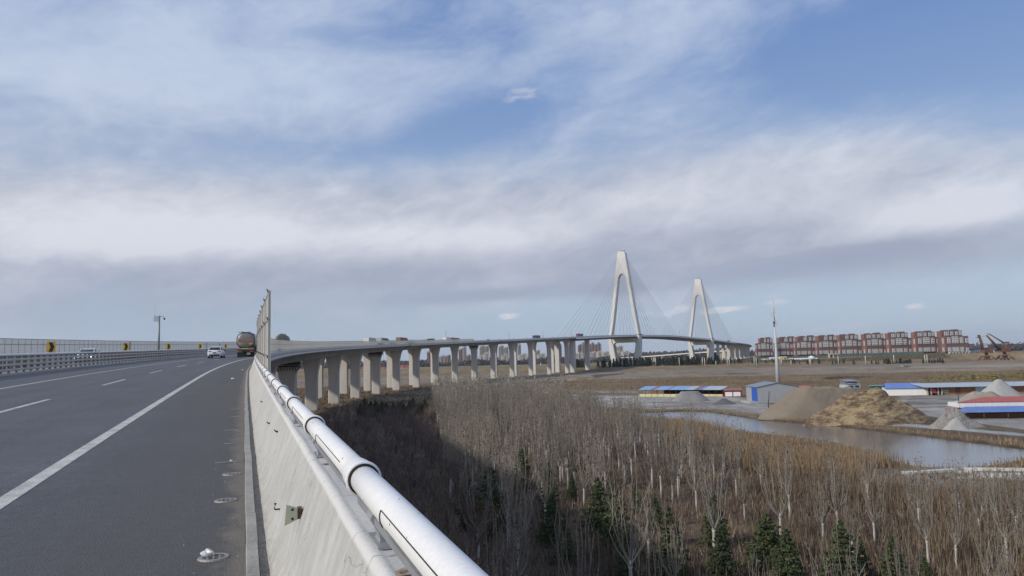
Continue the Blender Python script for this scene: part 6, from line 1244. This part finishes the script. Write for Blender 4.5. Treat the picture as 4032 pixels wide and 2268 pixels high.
def car(s_, l, name, label, cat, paint_, flip=False, suv=True, lights=False):
    c = thing(name, label, cat, PT(s_, l, .004), -psi(s_)+(math.pi if flip else 0))
    def sec(y, w, zb, zt, wt): return [(-w*.93, y, zb), (w*.93, y, zb), (w, y, zb+.18), (w, y, zt-.22), (wt, y, zt), (-wt, y, zt), (-w, y, zt-.22), (-w, y, zb+.18)]
    b_ = MB(); loft(b_, [sec(-2.3, .78, .38, .98, .70), sec(-2.22, .90, .26, 1.08, .82), sec(-1.6, .94, .24, 1.10, .86), sec(0, .95, .22, 1.04, .88), sec(1.3, .94, .24, 1.0, .84), sec(2.0, .90, .26, .90, .76), sec(2.28, .78, .34, .74, .66)]); b_.build('body', paint_, c)
    g_ = MB(); loft(g_, [[(-w, y, z0), (w, y, z0), (wt, y, z1), (-wt, y, z1)] for y, w, wt, z0, z1 in ((-2.12, .80, .74, 1.0, 1.12), (-1.75, .84, .66, 1.0, 1.50), (-.6, .86, .66, 1.0, 1.60), (.35, .86, .64, 1.0, 1.55), (1.25, .82, .76, .98, 1.04))]); g_.build('window_glass', cglass, c)
    r_ = MB(); r_.hexa([(-.62, -1.72, 1.50), (.62, -1.72, 1.50), (.61, .3, 1.56), (-.61, .3, 1.56), (-.60, -1.6, 1.56), (.60, -1.6, 1.56), (.58, .1, 1.625), (-.58, .1, 1.625)]); 
    for sx in (-1, 1):
        for (y0, z0, y1, z1, x0, x1) in ((-2.1, 1.08, -1.7, 1.52, .78, .66), (1.22, 1.0, .34, 1.56, .80, .63), (-.25, 1.02, -.25, 1.58, .87, .665)): r_.tube([(sx*x0, y0, z0), (sx*x1, y1, z1)], .045, 5)
    r_.build('roof', paint_, c)
    for sx in (-1, 1):
        for y in (-1.42, 1.42): wheel(c, sx*.82, y)
        m_ = MB(); m_.box((sx*.62, -2.27, .93), (.36, .12, .10)); m_.build('tail_lamp', redl, c); m_ = MB(); m_.box((sx*.66, 2.17, .74), (.32, .14, .11)); m_.build('headlight', hl if lights else rim, c); m_ = MB(); m_.box((sx*1.02, .85, 1.08), (.16, .12, .13)); m_.build('mirror', trim, c)
        if lights: m_ = MB(); m_.box((sx*.68, 2.22, .46), (.2, .08, .08)); m_.build('fog_lamp', hl, c)
    m_ = MB(); m_.box((0, -2.29, .38), (1.3, .12, .22)); m_.build('rear_bumper', trim, c); m_ = MB(); m_.box((0, 2.27, .5), (1.1, .12, .26)); m_.build('grille', trim, c); m_ = MB(); m_.box((0, -2.32, .72), (.45, .04, .15)); m_.build('number_plate', plate, c); m_ = MB(); m_.box((0, -2.2, .99), (1.1, .1, .05)); m_.build('light_bar', trim, c); return c
s_suv = s_px(-7.4, .8, 852, 60, 200); car(s_suv, -7.4, 'white_car', 'white crossover car driving away in the middle lane beside the guardrail', 'car', carw)
s_on = s_px(-18.2, .8, 352, 60, 200); car(s_on, -18.2, 'white_car', 'white car with lit headlights coming along the far carriageway', 'car', carw, True, lights=True)
# tanker truck
s_tk = s_px(-3.9, 2, 968, 80, 150); tk = thing('tanker_truck', 'grey cylindrical tanker truck with an orange band seen from behind in the right lane', 'truck', PT(s_tk, -3.9, .004), -psi(s_tk))
tmet = mat('tank_metal', (.23, .22, .205), rough=.45, metal=.35, scale=.6, var=.2, fine=.1); org = mat('orange_band', (.38, .13, .07), rough=.5, var=.08)
def ell(y, a, b_, n=28, zc=2.45): return [(a*math.copysign(abs(math.cos(2*math.pi*k/n))**.8, math.cos(2*math.pi*k/n)), y, zc+b_*math.copysign(abs(math.sin(2*math.pi*k/n))**.8, math.sin(2*math.pi*k/n))) for k in range(n)]
m_ = MB(); loft(m_, [ell(-.02, .5, .45), ell(.03, .95, .88), ell(.12, 1.15, 1.08), ell(.3, 1.2, 1.14), ell(10.3, 1.2, 1.14), ell(10.5, .9, .8)]); m_.build('tank', tmet, tk)
m_ = MB(); R0 = ell(.18, 1.27, 1.2); m_.tube(R0[:21]+R0[21:]+[R0[0]], .055, 6); m_.build('end_ring', trim, tk)
m_ = MB(); m_.box((0, .02, 2.52), (2.1, .1, .26)); m_.build('orange_band', org, tk)
for sx in (-1, 1):
    m_ = MB(); m_.box((sx*.72, .03, 1.95), (.5, .08, .14)); m_.build('amber_plate', mat('amber', (.65, .35, .05), rough=.5), tk); m_ = MB(); m_.box((sx*.95, -.22, 1.12), (.5, .12, .2)); m_.build('tail_lamp', redl, tk); m_ = MB(); m_.box((sx*.75, .5, 1.33), (.3, .8, .35)); m_.build('cradle', trim, tk)
m_ = MB(); m_.box((0, -.15, 1.15), (2.4, .2, .35)); m_.box((0, -.1, .8), (2.35, .14, .12)); m_.build('rear_bumper', mat('bumper_grey', (.3, .27, .22), rough=.6), tk); m_ = MB(); m_.box((0, -.28, 1.22), (.9, .05, .22)); m_.build('number_plate', mat('plate_yellow', (.6, .5, .12), rough=.5), tk); m_ = MB(); m_.box((.45, -.2, .5), (.5, .1, .3)); m_.build('mud_tag', white, tk); m_ = MB(); m_.box((0, .35, .45), (2.4, .06, .75)); m_.build('mud_flap', trim, tk)
m_ = MB(); m_.box((0, 5, 3.68), (.9, 9.6, .08)); [m_.tube([(sx*.5, .3, 3.6), (sx*.5, 10, 3.6)], .04, 4) for sx in (-1, 1)]; [m_.tube([(sx*.5, y, 3.55), (sx*.5, y, 3.85)], .03, 4) for sx in (-1, 1) for y in (.3, 2.5, 5, 7.5, 10)]; m_.tube([(-1.1, .3, 3.72), (-.3, .3, 3.72)], .04, 4); m_.build('catwalk', trim, tk)
m_ = MB(); m_.box((0, 5.5, 1.0), (1.1, 12.5, .3)); m_.build('chassis', trim, tk)
for y in (.9, 2.2, 3.5, 9.6, 11.9):
    for sx in (-1, 1): wheel(tk, sx*.98, y, .5, .5)
m_ = MB(); m_.box((0, 11.8, 2.2), (2.4, 2.2, 2.4), taper=.96); m_.build('cab', mat('cab_grey', (.3, .3, .32), rough=.4), tk)
def truck(s_, l, label, cargo, ccol, Lc, Hc, cabcol, flip=False, stripe=None, tarp=False, cabH=2.8):
    t_ = thing('cargo_truck', label, 'truck', PT(s_, l, .004), -psi(s_)+(math.pi if flip else 0)); zb = 1.15
    m_ = MB()
    if tarp:
        n = 12; secs = []
        for q in range(9):
            f_ = q/8; w = 1.25*(1-.3*abs(2*f_-1)**4); h = Hc*(1-.35*abs(2*f_-1)**3)*(1+.05*math.sin(q*3)); secs.append([(w*math.cos(math.pi*k/(n-1)), -Lc/2+Lc*f_, zb+.6+(h-.6)*math.sin(math.pi*k/(n-1))**.7) for k in range(n)])
        loft(m_, secs)
    else: m_.box((0, 0, zb+Hc/2), (2.5, Lc, Hc))
    m_.build('cargo_box', ccol, t_)
    if stripe is not None: m_ = MB(); m_.box((0, Lc*.1, zb+Hc*.83), (2.56, Lc*.8, Hc*.34)); m_.build('side_band', stripe, t_)
    if not tarp:
        for sx in (-1, 1): m_ = MB(); m_.box((sx*.6, -Lc/2-.02, zb+Hc/2), (1.12, .06, Hc*.94)); m_.build('rear_door', ccol if cargo else white, t_)
    m_ = MB(); m_.box((0, Lc/2+.2+1.0, zb-.2+cabH/2), (2.4, 1.9, cabH-.2), taper=.95); m_.build('cab', cabcol, t_); m_ = MB(); m_.box((0, Lc/2+2.12, zb+cabH*.55), (2.1, .1, .8)); m_.build('windscreen', cglass, t_); m_ = MB(); m_.box((0, Lc*.1, .95), (1.0, Lc+2.5, .25)); m_.build('chassis', trim, t_)
    for y in (-Lc/2+1.0, -Lc/2+2.2, Lc/2+1.2):
        for sx in (-1, 1): wheel(t_, sx*1.0, y, .5, .4)
    return t_
ltgrey = mat('box_grey', (.45, .47, .46), rough=.6, var=.06); grn = mat('truck_green', (.05, .16, .08), rough=.6); wtr = mat('truck_white', (.68, .68, .66), rough=.5, var=.04); dkred = mat('truck_darkred', (.22, .035, .035), rough=.5); brn = mat('truck_brown', (.24, .15, .12), rough=.7, var=.2); tarpm = mat('tarp_grey', (.22, .21, .19), rough=.8, scale=1.5, c2=(.14, .13, .12)); bcont = mat('container_blue', (.06, .16, .27), rough=.5); slat = mat('slatted_dark', (.13, .12, .09), rough=.8, var=.3, scale=2)
LO, RO = -21.5, -4.0
truck(s_px(-20.5, 3, 1112, 180, 420), -20.5, 'truck with a bulging dark tarpaulin load and red cab showing above the left noise barrier', False, mat('tarp_brown', (.17, .15, .12), rough=.9, scale=.8, c2=(.24, .21, .17), fine=.2), 17, 4.5, dkred, False, tarp=True, cabH=2.6)
truck(s_px(RO, 3, 1455, 250, 600), RO, 'long grey box truck with white rear doors on the curving viaduct', False, ltgrey, 14, 2.9, wtr)
truck(s_px(RO, 3, 1490, 250, 600)+8, RO, 'grey truck with a green band just ahead of the long white doored box truck', True, ltgrey, 14, 2.8, grn, stripe=grn)
truck(s_px(RO, 3, 1582, 250, 650), RO, 'truck with a dark red and brown box on the viaduct, right of the box trucks', True, brn, 14, 3.0, dkred, stripe=dkred)
s_v = s_px(RO, 2, 1650, 300, 700); truck(s_v, RO, 'small silver van between the red truck and the lime topped one', True, ltgrey, 5, 1.6, wtr, cabH=2.1)
truck(s_px(LO, 3, 1694, 300, 700), LO, 'small truck with a black body and a bright green load top', True, mat('black_box', (.03, .035, .03), rough=.6), 6, 2.3, mat('lime_cab', (.22, .42, .08), rough=.5), stripe=None, cabH=3.0)
truck(s_px(RO, 3, 1758, 350, 800), RO, 'short white box truck below the thin pole on the viaduct', False, wtr, 8, 2.9, wtr)
truck(s_px(LO, 3, 1793, 350, 800), LO, 'truck with a slatted dark cargo bed and brown red cab beside the white box truck', True, slat, 11, 2.4, mat('cab_brownred', (.28, .09, .06), rough=.5), True, cabH=3.0)
truck(s_px(LO, 3, 2113, 550, 900), LO, 'oncoming grey covered truck with a dark cab on the viaduct before the first cables', True, tarpm, 10, 2.7, mat('cab_darkblue', (.05, .09, .15), rough=.3), True)
truck(s_px(LO, 3, 2284, 700, 960), LO, 'oncoming truck with a red cab and a blue container on the bridge', True, bcont, 12, 2.9, mat('cab_red', (.38, .05, .04), rough=.4), True)
car(s_px(RO, 1, 1925, 400, 900), RO, 'dark_car', 'small dark car barely showing above the viaduct parapet', 'car', mat('dark_paint', (.05, .05, .06), rough=.3))
truck(s_px(RO, 2, 2868, 1350, 1600), RO, 'small dark truck on the descending deck right of the second pylon', True, slat, 7, 2.2, dkred)

# ---------------------------------------------------------------- air
hz = bpy.data.materials.new('haze'); hz.use_nodes = True; t = hz.node_tree; t.nodes.clear(); po = t.nodes.new('ShaderNodeVolumePrincipled'); po.inputs['Color'].default_value = (.86, .90, 1.0, 1); po.inputs['Density'].default_value = .00006; po.inputs['Anisotropy'].default_value = .2
oo = t.nodes.new('ShaderNodeOutputMaterial'); t.links.new(po.outputs[0], oo.inputs['Volume'])
hb = MB().box((500, 4350, 82), (10400, 9600, 172)).build('haze', hz); hb['kind'] = 'stuff'; tag(hb, 'thin pale haze over the plain', 'haze'); hb.visible_shadow = True
